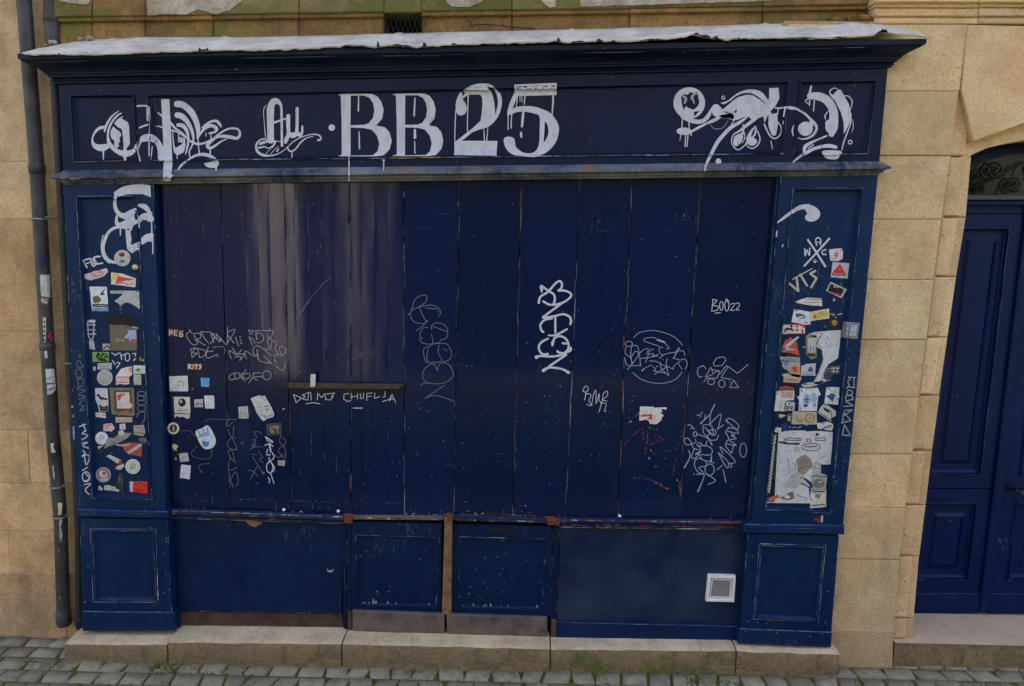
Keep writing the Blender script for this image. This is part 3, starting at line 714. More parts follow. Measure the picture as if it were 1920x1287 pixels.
bar([(1046, 974), (1399, 979), (1399, 986), (1046, 982)], .018, .1, BL_SILL, .006); bar([(1046, 982.5), (1399, 986.5), (1399, 994.5), (1046, 990)], .034, .1, BL_SILL, .004)
chips(mb, (1050, 975.5), (1396, 979.5), .0165, [CHIP, CHIPR, CHIPR, CHIPW], .9, 2.4, (4, 26)); chips(mb, (1052, 984), (1396, 989), .0325, [CHIPR, CHIPR, CHIPW], .5, 2.6, (4, 20)); chips(mb, (1052, 989), (1396, 993.5), .0325, [CHIPW, CHIP], .9, 1.4, (10, 50))
mb.build('sill', SHOP)
for x, y, s_ in ((652, 975, 8), (1032, 979, 7), (1043, 980, 6), (843, 972, 6)):
    mb = MB(); mb.prism(U([(x-s_, y-s_), (x+s_, y-s_+1), (x+s_-1, y+s_), (x-s_+1, y+s_-1)], .016), (0, .05, 0), RUST, 1, .003); mb.build('rusty_bracket', SHOP)
# low wall panels and doors under the shutters
YP = .052
mb = MB()
mb.prism(U([(314, 970), (644, 982), (641, 1152), (324, 1146.5)], YP), (0, .04, 0), BL_RISER, 1, .003)
chips(mb, (327, 1145.5), (640, 1151), YP-.002, [RUST, CHIPW], .55, 1.8, (3, 18)); chips(mb, (639, 1105), (636, 1150), YP-.002, [RUST, CHIPW], .8, 1.0, (4, 14))
mb.fill([U(ragged([(459, 977), (493, 979), (488, 984), (478, 989), (468, 986)], .8, rnd), YP-.002)], CHIPW); mb.fill([U([(612, 1066), (616, 1070), (622, 1070), (626, 1066), (623, 1073), (615, 1073)], YP-.002)], CHIP)
pn = mb.build('base_panel', SHOP)
mb = MB(); mb.prism(U([(324, 1147), (641, 1152.5), (646, 1179), (329, 1178)], YP+.012), (0, .04, 0), ROT, 1, .003); mb.prism(U([(641, 984), (648, 984.5), (650, 1180), (644, 1180)], YP-.012), (0, .05, 0), BL_RISER, .9, .003)
chips(mb, (645, 985), (647, 1178), YP-.014, [CHIPB, CHIPW], .45, .6, (6, 30)); mb.build('kick_board', SHOP)
mb = MB(); mb.prism(U([(640, 975), (1052, 985), (1046, 1200), (640, 1186)], YP+.04), (0, .03, 0), DARK); mb.build('panel_backing', SHOP)
def low_door(q, pan, kick, name, label):
    mb = MB(); panelled(mb, q, pan, inset(pan, 5), YP-.004, BL_RISER, [(0, 0), (.1, -.006), (.4, -.006), (.6, .004), (1, .008)], .04)
    chips(mb, pan[0], pan[1], YP-.011, [CHIP, CHIPB], .75, .9, (6, 40)); chips(mb, pan[0], pan[3], YP-.011, [CHIPB, CHIP], .4, .8, (4, 20)); chips(mb, pan[1], pan[2], YP-.011, [CHIP, CHIPB], .45, 1.0, (4, 20))
    lo = lerp2(pan, inset(pan, 5), 1); rr = random.Random(len(label))
    for _ in range(9):
        t = rr.random()**1.4; x = lo[3][0]+(lo[2][0]-lo[3][0])*t; y = lo[3][1]+(lo[2][1]-lo[3][1])*t-1; h = abs(rr.gauss(0, 4))+1
        mb.fill([U([(x-1.3, y), (x+1.5, y), (x+rr.uniform(-1, 1), y-h)], YP+.0025)], CHIP, rr.uniform(.7, 1))
    for _ in range(14):
        x, y = rr.uniform(lo[0][0], lo[1][0]), rr.uniform(lo[0][1]+20, lo[2][1]-8); s_ = rr.uniform(.5, 1.6)
        mb.fill([U([(x+s_*rr.uniform(.4, 1)*math.cos(a_), y+s_*1.4*rr.uniform(.4, 1)*math.sin(a_)) for a_ in (0, 1.3, 2.5, 3.7, 5)], YP+.0025)], CHIP, rr.uniform(.6, 1))
    o = mb.build(name, SHOP); o['label'] = label
    mb = MB(); mb.prism(U(kick, YP-.03), (0, .05, 0), KICK, 1, .005); chips(mb, kick[0], kick[1], YP-.031, [CHIPB], .7, .7, (10, 60)); mb.build('kick_board', o); return o
low_door([(660, 978), (828, 982), (827, 1148), (657, 1144)], [(667, 1003), (824, 1008), (817, 1140), (669, 1137)], [(660, 1146.5), (833, 1153), (833, 1188), (661, 1185)], 'low_door', 'low panelled door with flaking paint along its lower edge, left of the brown post')
ld = low_door([(849, 983), (1035, 987), (1032, 1156), (847, 1153)], [(861, 1007), (1023, 1011), (1016, 1145), (861, 1142)], [(837, 1153), (1026, 1159.5), (1026, 1193), (838, 1188)], 'low_door', 'low panelled door with a letter slot, right of the brown post')
mb = MB(); q = [(915, 990), (967, 992), (966, 998.5), (916, 997)]; mb.prism(U(q, YP-.0062), (0, .012, 0), DARK, 1, .001); mb.build('letter_slot', ld)
mb = MB(); mb.prism(U([(833.5, 971), (847.5, 971), (846, 1153), (828.5, 1153)], YP-.028), (0, .07, 0), BARE, 1, .004); mb.build('wooden_post', SHOP)['label'] = 'bare brown timber post between the two low doors'
mb = MB(); mb.prism(U([(649, 978), (658, 979), (659, 1186), (651, 1186)], YP-.008), (0, .04, 0), BL_RISER, .8, .003); chips(mb, (650, 990), (651, 1150), YP-.0092, [CHIP, CHIPW], .35, 1.0, (4, 16)); mb.prism(U([(651, 1147), (659.4, 1147), (660, 1186), (652, 1186)], YP-.02), (0, .04, 0), ROT, 1.2, .003)
mb.build('door_frame', SHOP); mb = MB(); mb.prism(U([(1037, 985), (1050, 986), (1043, 1196), (1031, 1194)], YP-.004), (0, .05, 0), BL_RISER, .7, .003); mb.prism(U([(1034, 1163), (1043, 1164), (1042, 1197), (1032, 1196)], YP-.02), (0, .04, 0), ROT, 1.3, .003); chips(mb, (1037, 990), (1031, 1190), YP-.0055, [CHIPW, RUST, CHIPB], .5, .8, (6, 30)); chips(mb, (1049, 990), (1043, 1160), YP-.0055, [CHIPW, CHIPB], .4, .6, (6, 30))
mb.build('door_frame', SHOP)
mb = MB(); mb.prism(U([(1050, 988), (1399, 993), (1389, 1173), (1044, 1166)], YP), (0, .04, 0), mat_paint('scuffed_riser_paint', S(0, 17, 46), S(34, 44, 60), (.4, .6), .6, .9, 0, .3, .25, (3, 3, 3)), 1, .003)
chips(mb, (1048, 1164), (1386, 1171), YP-.002, [RUST, CHIPW], .3, 1.5, (4, 14)); mb.build('base_panel', SHOP)
mb = MB(); mb.prism(U([(1043, 1166.5), (1384, 1174), (1381, 1204), (1042, 1197)], YP-.022), (0, .05, 0), BL_RISER, 1.1, .005); chips(mb, (1044, 1167.5), (1383, 1175), YP-.0235, [CHIPB], .9, 1.0, (20, 90), j=.2); mb.build('kick_board', SHOP)
# pedestals
def pedestal(q, pan, sill, base, w):
    mb = MB(); panelled(mb, q, pan, inset(pan, w), -.012, BL_PIL, [(0, 0), (.1, -.010), (.45, -.012), (.6, -.002), (.8, .0), (1, .006)], .12)
    for k in range(4): chips(mb, pan[k], pan[(k+1) % 4], -.0245, [CHIPB, CHIPB, CHIP], .9, 1.5, (8, 60), j=.3); chips(mb, inset(pan, w*.5)[k], inset(pan, w*.5)[(k+1) % 4], -.0245, [CHIPB], .7, .8, (8, 50), j=.3)
    for e in (1, 3): chips(mb, q[e], q[(e+1) % 4], -.0132, [CHIPB, CHIP], .4, .8, (4, 26))
    o = mb.build('pedestal', SHOP)
    mb = MB(); mb.prism(U(sill, -.036), (0, .1, 0), BL_PIL, 1.1, .007); chips(mb, sill[0], sill[1], -.0372, [CHIPB, CHIP], .5, .8, (5, 40)); chips(mb, lerp2(sill, sill[3:]+sill[:3], .35)[0], lerp2(sill, [sill[3], sill[2], sill[1], sill[0]], .4)[1], -.0372, [CHIPB, CHIP], .3, .5, (5, 60)); mb.build('pedestal_cap', o)
    mb = MB(); mb.prism(U(base, -.03), (0, .1, 0), BL_PIL, .95, .008); chips(mb, base[0], base[1], -.031, [CHIPB], .9, 1.8, (8, 60)); mb.build('pedestal_base', o)
pedestal([(150, 972), (314, 974), (322, 1147), (154, 1146)], [(169, 991), (292.5, 993), (296.5, 1130), (175, 1129)], [(144, 955.5), (314, 960), (315, 973.5), (146, 970)], [(152, 1146.5), (325.5, 1148.5), (326, 1184.5), (153, 1184.5)], 8)
pedestal([(1403, 1001), (1573, 1005), (1559, 1184), (1388, 1179)], [(1424, 1020), (1548.5, 1023), (1534.5, 1166), (1412, 1161.5)], [(1397, 983.5), (1584, 985.5), (1584, 1003.5), (1394, 1000.5)], [(1386, 1179), (1561, 1186), (1559, 1215), (1384, 1208)], 8)

# ---------------------------------------------------------------- drain pipes
def pipe(name, cl, Y, rad, mat, label, brackets, collars):
    P = U(cl, Y); t = empty(name, (P[-1].x, Y, 0), label, 'drainpipe')
    mb = MB(); rows = []
    pts = []
    for a, b in zip(P, P[1:]):
        for k in range(6): pts.append(a.lerp(b, k/6))
    pts.append(P[-1]); mb.tube(pts, rad, mat, 20); mb.build('pipe', t)
    def at(y): 
        for (x0, y0), (x1, y1) in zip(cl, cl[1:]):
            if y0 <= y <= y1: return un(x0+(x1-x0)*(y-y0)/(y1-y0), y, Y)
    for y, l in collars:
        mb = MB(); c = at(y); mb.tube([c+Vector((0, 0, l)), c+Vector((0, 0, l*.8)), c-Vector((0, 0, l*.8)), c-Vector((0, 0, l))], [rad*1.02, rad*1.14, rad*1.14, rad*1.02], mat, 20, .9); mb.build('collar', t)
    for y in brackets:
        mb = MB(); c = at(y); mb.tube([c+Vector((rad*1.1*math.cos(a_), rad*1.1*math.sin(a_)*1.0, .0)) for a_ in [k*math.pi/12-math.pi*1.05 for k in range(14)]], .0065, mat_iron, 6)
        mb.tube([c+Vector((rad, -.01, .01)), c+Vector((rad+.05, .03, .013)), c+Vector((rad+.07, .06, .013))], .005, mat_iron, 6); mb.build('bracket', t)
    return t
mat_iron = mat_plain('grey_bracket_iron', S(108, 106, 104), .6, .2, .4, 30, .2)
PIPE1 = pipe('drain_pipe', [(41, -60), (45, 0), (68.5, 300), (81, 514), (98, 800), (114, 977), (119.5, 1168)], .085, .038, PIPE, 'thick grey drainpipe with torn stickers beside the left stone wall', (411, 912, 968), ((317, .03), (650, .02), (1158, .05)))
PIPE2 = pipe('drain_pipe', [(94, -60), (97, 30), (98.5, 84)], .10, .038, PIPE, 'short dark downpipe coming down onto the left end of the zinc roof', (), ((35, .02),))
PIPE3 = pipe('drain_pipe', [(103, 150), (111, 300), (129, 620), (139, 800), (148, 977), (150, 1178)], .09, .024, PIPED, 'thin dark pipe tight against the left pilaster', (681,), ((1165, .03),))
# ---------------------------------------------------------------- opposite side of the street (seen only in the gloss of the shutters)
OPP = empty('stone_house', (0, -9, 0), 'rendered house with pale stone piers on the far side of the street', 'building')
YO = -8.6
REND = mat_plain('warm_grey_render', S(84, 76, 68), .9, 0, .4, 3, .2)
mb = MB()
for x0, x1 in ((-4.62, -4.08), (-3.15, -2.9)): mb.prism([(x0, YO, 3.9), (x1, YO, 3.9), (x1, YO, 0), (x0, YO, 0)], (0, -.4, 0), mat_plain('pale_limewash', S(150, 142, 132), .9, 0, .2, 3, .1), 1)
mb.build('pier', OPP)
mb = MB()
DREND = mat_plain('dark_render', S(48, 44, 46), .9, 0, .4, 3, .2)
for x0, x1 in ((-9, -4.62), (-2.9, -2.5)): mb.prism([(x0, YO-.02, 3.9), (x1, YO-.02, 3.9), (x1, YO-.02, 0), (x0, YO-.02, 0)], (0, -.38, 0), DREND)
mb.prism([(-9, YO-.02, 8.2), (9, YO-.02, 8.2), (9, YO-.02, 3.92), (-9, YO-.02, 3.92)], (0, -.4, 0), REND); mb.build('wall', OPP)
mb = MB(); mb.prism([(-9, YO-.25, 3.91), (9, YO-.25, 3.91), (9, YO-.25, 0), (-9, YO-.25, 0)], (0, -.05, 0), DARK); mb.build('shop_window', OPP)
# ---------------------------------------------------------------- paint, graffiti and stickers lying on the boards
def qd(q, x, y):
    """signed distance (px) of a point to the inside of a convex quad"""
    d = 1e9
    for (x0, y0), (x1, y1) in zip(q, q[1:]+q[:1]):
        L = math.hypot(x1-x0, y1-y0); d = min(d, ((x1-x0)*(y-y0)-(y1-y0)*(x-x0))/L)
    return d
PANL, PANR = [(143, 368), (256, 367), (285, 937), (173, 935)], [(1487, 352.5), (1618, 353), (1557.5, 963), (1436, 956)]
P1C = [(41, -60), (45, 0), (68.5, 300), (81, 514), (98, 800), (114, 977), (119.5, 1168)]
P3C = [(103, 150), (111, 300), (129, 620), (139, 800), (148, 977), (150, 1178)]
def pipeY(cl, Y, r, px, py):
    for (x0, y0), (x1, y1) in zip(cl, cl[1:]):
        if y0 <= py <= y1: cx = x0+(x1-x0)*(py-y0)/(y1-y0); break
    d = (px-cx)/333.
    return Y-math.sqrt(max(r*r-d*d, 0))-.0012
def drape(z, px, py):
    if z == 'S': return YS-.0042
    if z == 'F':
        lt = 323-(px-119)*.0112
        if py > lt+14: return -.026
        if py > lt-1: return -.0485
        d = max(qd(p, px, py) for p in FP)
        return .0098 if d > 6.6 else (-.0112 if d > -.4 else -.0018)
    if z in ('PL', 'PR'):
        d = qd(PANL if z == 'PL' else PANR, px, py); return .0122 if d > 7 else (-.0118 if d > -.4 else -.0016)
    if z == '1': return pipeY(P1C, .085, .041, px, py)
    if z == '3': return pipeY(P3C, .09, .024, px, py)
    if z == 'B': return YS-.037
    return z
def D(z, p, lift=0.0):
    Y = drape(z, p[0], p[1])-lift; return un(p[0], p[1], Y)
class K:
    def __init__(s, x, y, sc): s.x, s.y, s.s = x, y, sc
    def __call__(s, p): return (s.x+p[0]/s.s, s.y+p[1]/s.s)
PX = K(0, 0, 1)
_lift = [0]
def stroke(mb, k, pts, w, z, mat, smooth=True, lift=None):
    """a painted line: variable width ribbon with rounded ends, following the relief below it"""
    P = [(k(p)[0], k(p)[1], (p[2] if len(p) > 2 else w)/k.s) for p in pts]
    if smooth and len(P) > 2:
        Q = []
        for i in range(len(P)-1):
            a, b, c, d = P[max(i-1, 0)], P[i], P[i+1], P[min(i+2, len(P)-1)]
            for t in range(6):
                t /= 6; t2, t3 = t*t, t*t*t
                Q.append(tuple(.5*((2*b[q])+(-a[q]+c[q])*t+(2*a[q]-5*b[q]+4*c[q]-d[q])*t2+(-a[q]+3*b[q]-3*c[q]+d[q])*t3) for q in range(3)))
        Q.append(P[-1]); P = Q
    Q = []
    for a, b in zip(P, P[1:]):
        n = max(1, int(math.hypot(b[0]-a[0], b[1]-a[1])/1.6))
        for t in range(n): Q.append(tuple(a[q]+(b[q]-a[q])*t/n for q in range(3)))
    Q.append(P[-1])
    # round caps
    def cap(e, i):
        out = []; dx, dy = e[0]-i[0], e[1]-i[1]; L = math.hypot(dx, dy) or 1
        for f_ in (.3, .45): out.append((e[0]+dx/L*e[2]*f_, e[1]+dy/L*e[2]*f_, e[2]*(.8 if f_ == .3 else .4)))
        return out
    if len(Q) > 1: Q = list(reversed(cap(Q[0], Q[1])))+Q+cap(Q[-1], Q[-2])
    _lift[0] = (_lift[0]+1) % 40; l0 = (lift if lift is not None else 0)+_lift[0]*.00001
    up, dn = [], []
    for i, p in enumerate(Q):
        a, b = Q[max(i-1, 0)], Q[min(i+1, len(Q)-1)]; dx, dy = b[0]-a[0], b[1]-a[1]; L = math.hypot(dx, dy) or 1
        h = max(p[2], .5)/2; nx, ny = -dy/L*h, dx/L*h; l = l0+i*.000002
        up.append(D(z, (p[0]+nx, p[1]+ny), l)); dn.append(D(z, (p[0]-nx, p[1]-ny), l))
    mb.grid([up, dn], mat, 1.0, False)
def area(mb, k, loops, z, mat, lift=0.0, tint=1.0, mx=7.0):
    """a flat painted or pasted area that follows the relief"""
    loops = [[k(p) for p in l] for l in loops]; fl = [p for l in loops for p in l]
    st = [[fl[q] for q in t] for t in tessellate_polygon([[Vector((p[0], p[1], 0)) for p in l] for l in loops])]
    if z in ('S', 'B') or isinstance(z, float): mx = 60
    while st:
        t = st.pop(); e = [math.hypot(t[q][0]-t[(q+1) % 3][0], t[q][1]-t[(q+1) % 3][1]) for q in range(3)]
        m = max(e)
        if m > mx:
            q = e.index(m); a, b, c = t[q], t[(q+1) % 3], t[(q+2) % 3]; h = ((a[0]+b[0])/2, (a[1]+b[1])/2); st += [[a, h, c], [h, b, c]]
        else: mb.face([D(z, p, lift) for p in t], mat, tint)
def ell(cx, cy, rx, ry=None, n=22): ry = ry or rx; return [(cx+rx*math.cos(2*math.pi*q/n), cy+ry*math.sin(2*math.pi*q/n)) for q in range(n)]
def loop(cx, cy, rx, ry): return ell(cx, cy, rx, ry, 14)+[(cx+rx, cy)]
def sm(pts, n=4):
    """smooth closed outline through the points"""
    o = []; L = len(pts)
    for i in range(L):
        a, b, c, d = pts[i-1], pts[i], pts[(i+1) % L], pts[(i+2) % L]
        for t in range(n):
            t /= n; t2, t3 = t*t, t*t*t
            o.append(tuple(.5*((2*b[q])+(-a[q]+c[q])*t+(2*a[q]-5*b[q]+4*c[q]-d[q])*t2+(-a[q]+3*b[q]-3*c[q]+d[q])*t3) for q in range(2)))
    return o
WH = mat_brush('brushed_white_paint', S(164, 164, 170), .9, .55)
WHF = mat_brush('thin_grey_white_paint', S(128, 130, 138), .3, .3)
TAGW = mat_brush('white_marker_paint', S(166, 166, 172), .6, .3, (45, 45, 45))
TAGG = mat_brush('grey_marker_paint', S(134, 130, 128), .7, .3, (45, 45, 45))
TAGL = mat_brush('lilac_marker_paint', S(130, 132, 148), .7, .3, (45, 45, 45))
TAGD = mat_brush('faded_marker_paint', S(92, 95, 108), .7, .3, (45, 45, 45))
TAGB = mat_brush('beige_spray_paint', S(150, 144, 130), .6, .3, (45, 45, 45))
cA, cB, cC, cBB, c25, cD, cE, cF = K(160, 180, 8.044), K(300, 180, 8.044), K(470, 170, 9.193), K(460, 0, 3.097), K(845, 145, 8.043), K(1255, 155, 10.725), K(1320, 155, 7.571), K(1460, 155, 8.58)
cG, cH, cI, cJ, cK, cL, cM, cN, cO = K(340, 605, 9.143), K(760, 545, 5.85), K(990, 515, 6.44), K(1160, 600, 9.193), K(1270, 750, 7.147), K(1160, 750, 6.436), K(1420, 440, 5.85), K(1430, 640, 6.774), K(1400, 720, 4.596)
cP, cQ, cR, cS, cT, cU, cV, cW, cX, cY, cZ, c2 = K(100, 320, 4.29), K(110, 600, 6.435), K(110, 780, 6.435), K(290, 600, 6.433), K(290, 740, 5.852), K(520, 520, 4.95), K(1080, 540, 5.486), K(1080, 720, 4.949), K(1420, 330, 5.6), K(1420, 550, 5.6), K(0, 300, 2.574), K(0, 780, 2.538)

def graffiti(parent, label, name='graffiti'):
    mb = MB()
    def fin():
        o = mb.build(name, parent); o['label'] = label; return o
    return mb, fin
# --- fascia
mb, fin = graffiti(fa, 'white brushed scroll ornament with a tall bar at the left of the sign', 'painted_ornament')
def s(k, *st, w=20, z='F', m=WH, smooth=True):
    for p in st: stroke(mb, k, [(q[0], q[1], (q[2] if len(q) > 2 else w)*(.86 if z == 'F' else .95)) for q in p], w, z, m, smooth)
def a(k, *ls, z='F', m=WH, holes=()): area(mb, k, list(ls)+list(holes), z, m)
s(cA, [(300, 470, 50), (210, 490, 55), (140, 560, 35), (105, 660, 30), (140, 750, 80), (240, 785, 120), (330, 760, 90), (370, 740, 40)],
  [(545, 260, 18), (470, 310, 35), (400, 400, 35), (355, 500, 38), (340, 600, 38), (355, 700, 60), (410, 780, 70), (490, 840, 80), (590, 870, 110), (680, 860, 95), (745, 810, 60), (760, 740, 25)],
  [(500, 232, 15), (410, 300, 30), (345, 390, 40), (305, 480, 40), (288, 540, 25)], [(565, 315, 15), (500, 360, 30), (450, 420, 30)],
  [(610, 500, 95), (620, 650, 90), (600, 780, 60), (590, 880, 60), (600, 960, 40)], [(272, 830, 28), (272, 960, 20)],
  [(785, 155, 35), (850, 150, 28), (930, 160, 35), (935, 250, 30), (940, 370, 30)], [(960, 360, 25), (965, 560, 20), (960, 720, 22), (962, 900, 24)], [(820, 480, 30), (880, 455, 30), (945, 435, 28)],
  [(1095, 255, 20), (1170, 310, 30), (1240, 370, 35)], [(1060, 460, 8), (1110, 460, 20), (1165, 480, 25)],
  [(800, 800, 20), (830, 700, 40), (870, 650, 110), (950, 630, 130), (1030, 650, 120), (1100, 720, 100), (1140, 820, 120), (1145, 930, 125)], [(780, 690, 15), (790, 820, 25), (825, 980, 25)], [(1010, 760, 15), (990, 960, 15)])
s(cA, [(962, 170, 30), (965, 350, 40)], m=WHF)
a(cA, sm([(460, 420), (500, 370), (545, 345), (590, 370), (640, 400), (660, 470), (665, 600), (670, 720), (620, 790), (590, 800), (575, 700), (560, 560), (545, 500), (500, 480), (465, 450)]))
a(cA, [(420, 460), (460, 500), (520, 540), (545, 590), (515, 640), (525, 690), (500, 720), (510, 760), (470, 790), (430, 740), (440, 680), (400, 650), (380, 600), (380, 540)])
a(cB, [(18, 50), (140, 50), (165, 500), (185, 940), (185, 1060), (172, 1190), (202, 1196), (172, 1230), (168, 1285), (40, 1285), (50, 1100), (60, 960), (40, 500)])
s(cB, [(255, 125, 110), (340, 135, 110), (450, 220, 110), (530, 350, 100), (570, 480, 85), (575, 600, 55), (560, 640, 30)], [(258, 290, 100), (330, 310, 100), (410, 390, 80), (470, 500, 60), (500, 600, 45), (500, 700, 30), (470, 780, 25), (440, 850, 22), (455, 930, 22)],
  [(268, 440, 60), (340, 450, 70), (400, 520, 60), (425, 620, 45), (420, 740, 40), (385, 880, 15)],
  [(0, 280, 28), (80, 350, 38), (160, 410, 40), (220, 480, 40), (260, 510, 30), (330, 560, 30), (400, 630, 30), (470, 690, 35), (560, 725, 45), (640, 720, 35), (720, 690, 30), (800, 650, 35), (900, 570, 30), (1000, 510, 30), (1100, 490, 35), (1180, 510, 35), (1205, 580, 45), (1160, 640, 50), (1050, 620, 60), (940, 610, 50), (850, 630, 40), (760, 690, 60), (715, 750, 60), (750, 790, 50), (820, 760, 40), (920, 690, 28), (1010, 650, 15)],
  [(0, 465, 25), (100, 490, 20), (180, 520, 25), (260, 545, 25), (330, 590, 20), (400, 640, 20)], [(280, 690, 18), (280, 560, 18)], [(190, 540, 12), (200, 680, 20), (215, 800, 30)], [(258, 890, 15), (258, 945, 18)], [(575, 640, 20), (580, 760, 18), (595, 870, 22)],
  [(640, 480, 30), (700, 430, 40), (770, 390, 40), (850, 380, 45), (900, 430, 50), (925, 470, 20)], [(590, 600, 35), (640, 530, 40), (700, 470, 60), (780, 450, 60), (850, 490, 60), (830, 545, 40), (760, 560, 30), (730, 570, 15)],
  [(770, 560, 18), (768, 650, 18)], [(758, 800, 20), (758, 890, 25)], [(690, 560, 14), (695, 610, 14)], [(265, 1125, 18), (330, 1040, 40), (420, 970, 30), (500, 920, 40), (600, 885, 50), (700, 890, 60), (780, 920, 50), (840, 945, 20)])
a(cB, [(295, 620), (375, 640), (385, 760), (360, 850), (260, 900), (210, 850), (205, 770), (250, 780), (330, 730), (345, 710), (290, 700)]); a(cB, [(660, 1020), (760, 1000), (870, 960), (890, 1020), (860, 1080), (855, 1135), (835, 1130), (830, 1085), (740, 1085), (690, 1060)])
fin()
mb, fin = graffiti(fa, 'white brushed lettering Au with a flourish under it', 'painted_lettering')
s(cC, [(345, 860, 135), (340, 600, 135), (340, 320, 150)], [(340, 320, 140), (372, 215, 130), (440, 185, 125), (510, 235, 62), (530, 330, 50), (535, 600, 45), (540, 950, 50)], [(400, 555, 45), (500, 520, 40), (620, 480, 30)], [(265, 255, 12), (225, 330, 14), (230, 500, 12), (255, 800, 18)],
  [(650, 435, 75), (645, 560, 80), (650, 740, 70), (610, 860, 80), (600, 905, 40)], [(650, 760, 90), (740, 770, 110), (795, 700, 65), (800, 310, 62)], [(800, 730, 80), (850, 770, 70), (885, 720, 50), (890, 620, 40)],
  [(270, 830, 25), (170, 850, 30), (100, 930, 40), (110, 1040, 50), (200, 1110, 50), (320, 1125, 35), (450, 1100, 20), (560, 1040, 14), (640, 970, 16), (740, 880, 20), (860, 810, 20), (980, 770, 18), (1100, 755, 25), (1190, 780, 30), (1210, 840, 30), (1165, 855, 45)],
  [(640, 980, 25), (655, 1030, 30), (720, 1045, 35), (790, 990, 30), (860, 900, 30), (960, 820, 22), (1080, 790, 14)], [(710, 1050, 18), (712, 1150, 22)], [(160, 920, 50), (240, 890, 60), (340, 850, 60)], [(140, 990, 40), (240, 970, 25), (300, 995, 20), (390, 950, 30), (420, 880, 50)],
  [(250, 1100, 10), (330, 1020, 10), (400, 960, 12)], [(340, 1100, 10), (420, 1010, 10), (480, 960, 10)], [(455, 1045, 35), (485, 1000, 18)], [(430, 870, 14), (510, 880, 14)])
fin()
mb, fin = graffiti(fa, 'large white painted letters and digits BB 25 with drips', 'painted_lettering')
a(cBB, ell(502, 742, 19))
B1 = [(537, 551), (560, 547), (700, 545), (735, 547), (765, 560), (790, 592), (803, 640), (795, 690), (760, 730), (810, 740), (838, 770), (850, 820), (838, 868), (805, 902), (760, 909), (537, 909), (560, 899), (559, 700), (554, 557)]
H1 = [(612, 556), (690, 556), (722, 570), (742, 600), (749, 640), (742, 685), (718, 716), (690, 726), (611, 728)]
H2 = [(611, 742), (690, 745), (735, 755), (765, 790), (778, 835), (768, 880), (740, 902), (611, 905)]
g2 = lambda P: [(x*.93+359-(10 if x < 552 else 0), y-1.5) for x, y in P]
for f_ in (lambda P: P, g2): a(cBB, f_(B1), holes=(f_(H1), f_(H2)))
s(cBB, [(658, 556, 8), (656, 645, 10)], [(660, 765, 6), (663, 865, 10)], [(985, 570, 8), (980, 672, 12)], [(985, 755, 14), (985, 800, 18)], [(983, 820, 6), (985, 890, 8)], [(602, 912, 8), (602, 1050, 9)], [(796, 930, 8), (810, 931, 8)], [(803, 930, 8), (803, 990, 7)])
a(c25, sm([(165, 225), (180, 330), (215, 380), (245, 465), (225, 540), (160, 578), (100, 550), (75, 460), (85, 360), (120, 270)]))
a(c25, [(185, 212), (225, 172), (280, 140), (340, 115), (400, 100), (460, 95), (520, 95), (575, 103), (620, 120), (660, 150), (700, 200), (725, 236), (745, 236), (765, 290), (775, 370), (765, 450), (740, 540), (705, 612), (660, 670), (615, 715), (560, 755), (500, 775), (430, 790), (330, 830), (230, 910), (165, 960), (705, 962), (690, 1185), (50, 1175), (70, 975), (200, 870), (330, 770), (450, 660), (465, 560), (480, 400), (474, 310), (455, 275), (430, 262), (350, 262), (260, 265), (185, 325), (172, 300), (225, 235)],
  holes=([(545, 150), (585, 147), (630, 160), (665, 200), (695, 260), (712, 330), (712, 400), (700, 470), (670, 570), (668, 500), (662, 420), (648, 330), (630, 270), (600, 205)],))
a(c25, [(958, 112), (1600, 85), (1595, 270), (1000, 285), (965, 215)])
a(c25, sm([(880, 560), (920, 490), (1000, 450), (1130, 435), (1280, 450), (1400, 490), (1500, 540), (1590, 650), (1633, 760), (1610, 920), (1530, 1060), (1400, 1160), (1260, 1205), (1080, 1190), (930, 1165), (840, 1080), (802, 980), (812, 920), (870, 897), (950, 920), (970, 980), (990, 1060), (1090, 1135), (1220, 1145), (1300, 1090), (1335, 980), (1342, 800), (1340, 600), (1280, 555), (1150, 525), (1010, 525), (920, 560)]), holes=([(1420, 660), (1455, 710), (1475, 780), (1475, 850), (1440, 940), (1400, 990), (1410, 850)],))
s(c25, [(985, 250, 60), (940, 360, 80), (890, 500, 70), (860, 580, 20)], [(78, 500, 18), (65, 760, 16), (62, 1150, 18)], [(265, 270, 20), (255, 600, 16), (252, 820, 18)], [(500, 790, 14), (512, 960, 20)], [(560, 770, 14), (545, 960, 16)], [(868, 580, 16), (865, 790, 18)], [(920, 560, 22), (910, 770, 20)], [(1095, 510, 40), (1085, 640, 42), (1075, 745, 36)], [(1060, 840, 40), (1065, 900, 34)],
  [(1005, 290, 20), (990, 460, 16)], [(1120, 290, 18), (1110, 410, 18)], [(1045, 290, 14), (1045, 370, 10)], [(1075, 290, 14), (1075, 380, 10)], [(1545, 275, 30), (1545, 360, 30), (1530, 560, 20)])
fin()
mb, fin = graffiti(fa, 'white brushed ornament with a ring and leaf shapes at the right of the sign', 'painted_ornament')
a(cD, ell(400, 412, 318, 318, 40), holes=([(235, 280), (290, 230), (360, 250), (420, 195), (500, 210), (560, 190), (590, 330), (605, 400), (570, 480), (490, 550), (400, 520), (330, 480), (290, 560), (250, 430)], [(490, 590), (610, 570), (500, 690)]))
s(cD, [(280, 270, 50), (330, 330, 70), (310, 410, 50)], [(450, 320, 60), (480, 250, 60), (540, 225, 40)], [(470, 330, 50), (500, 420, 30)], m=WHF)
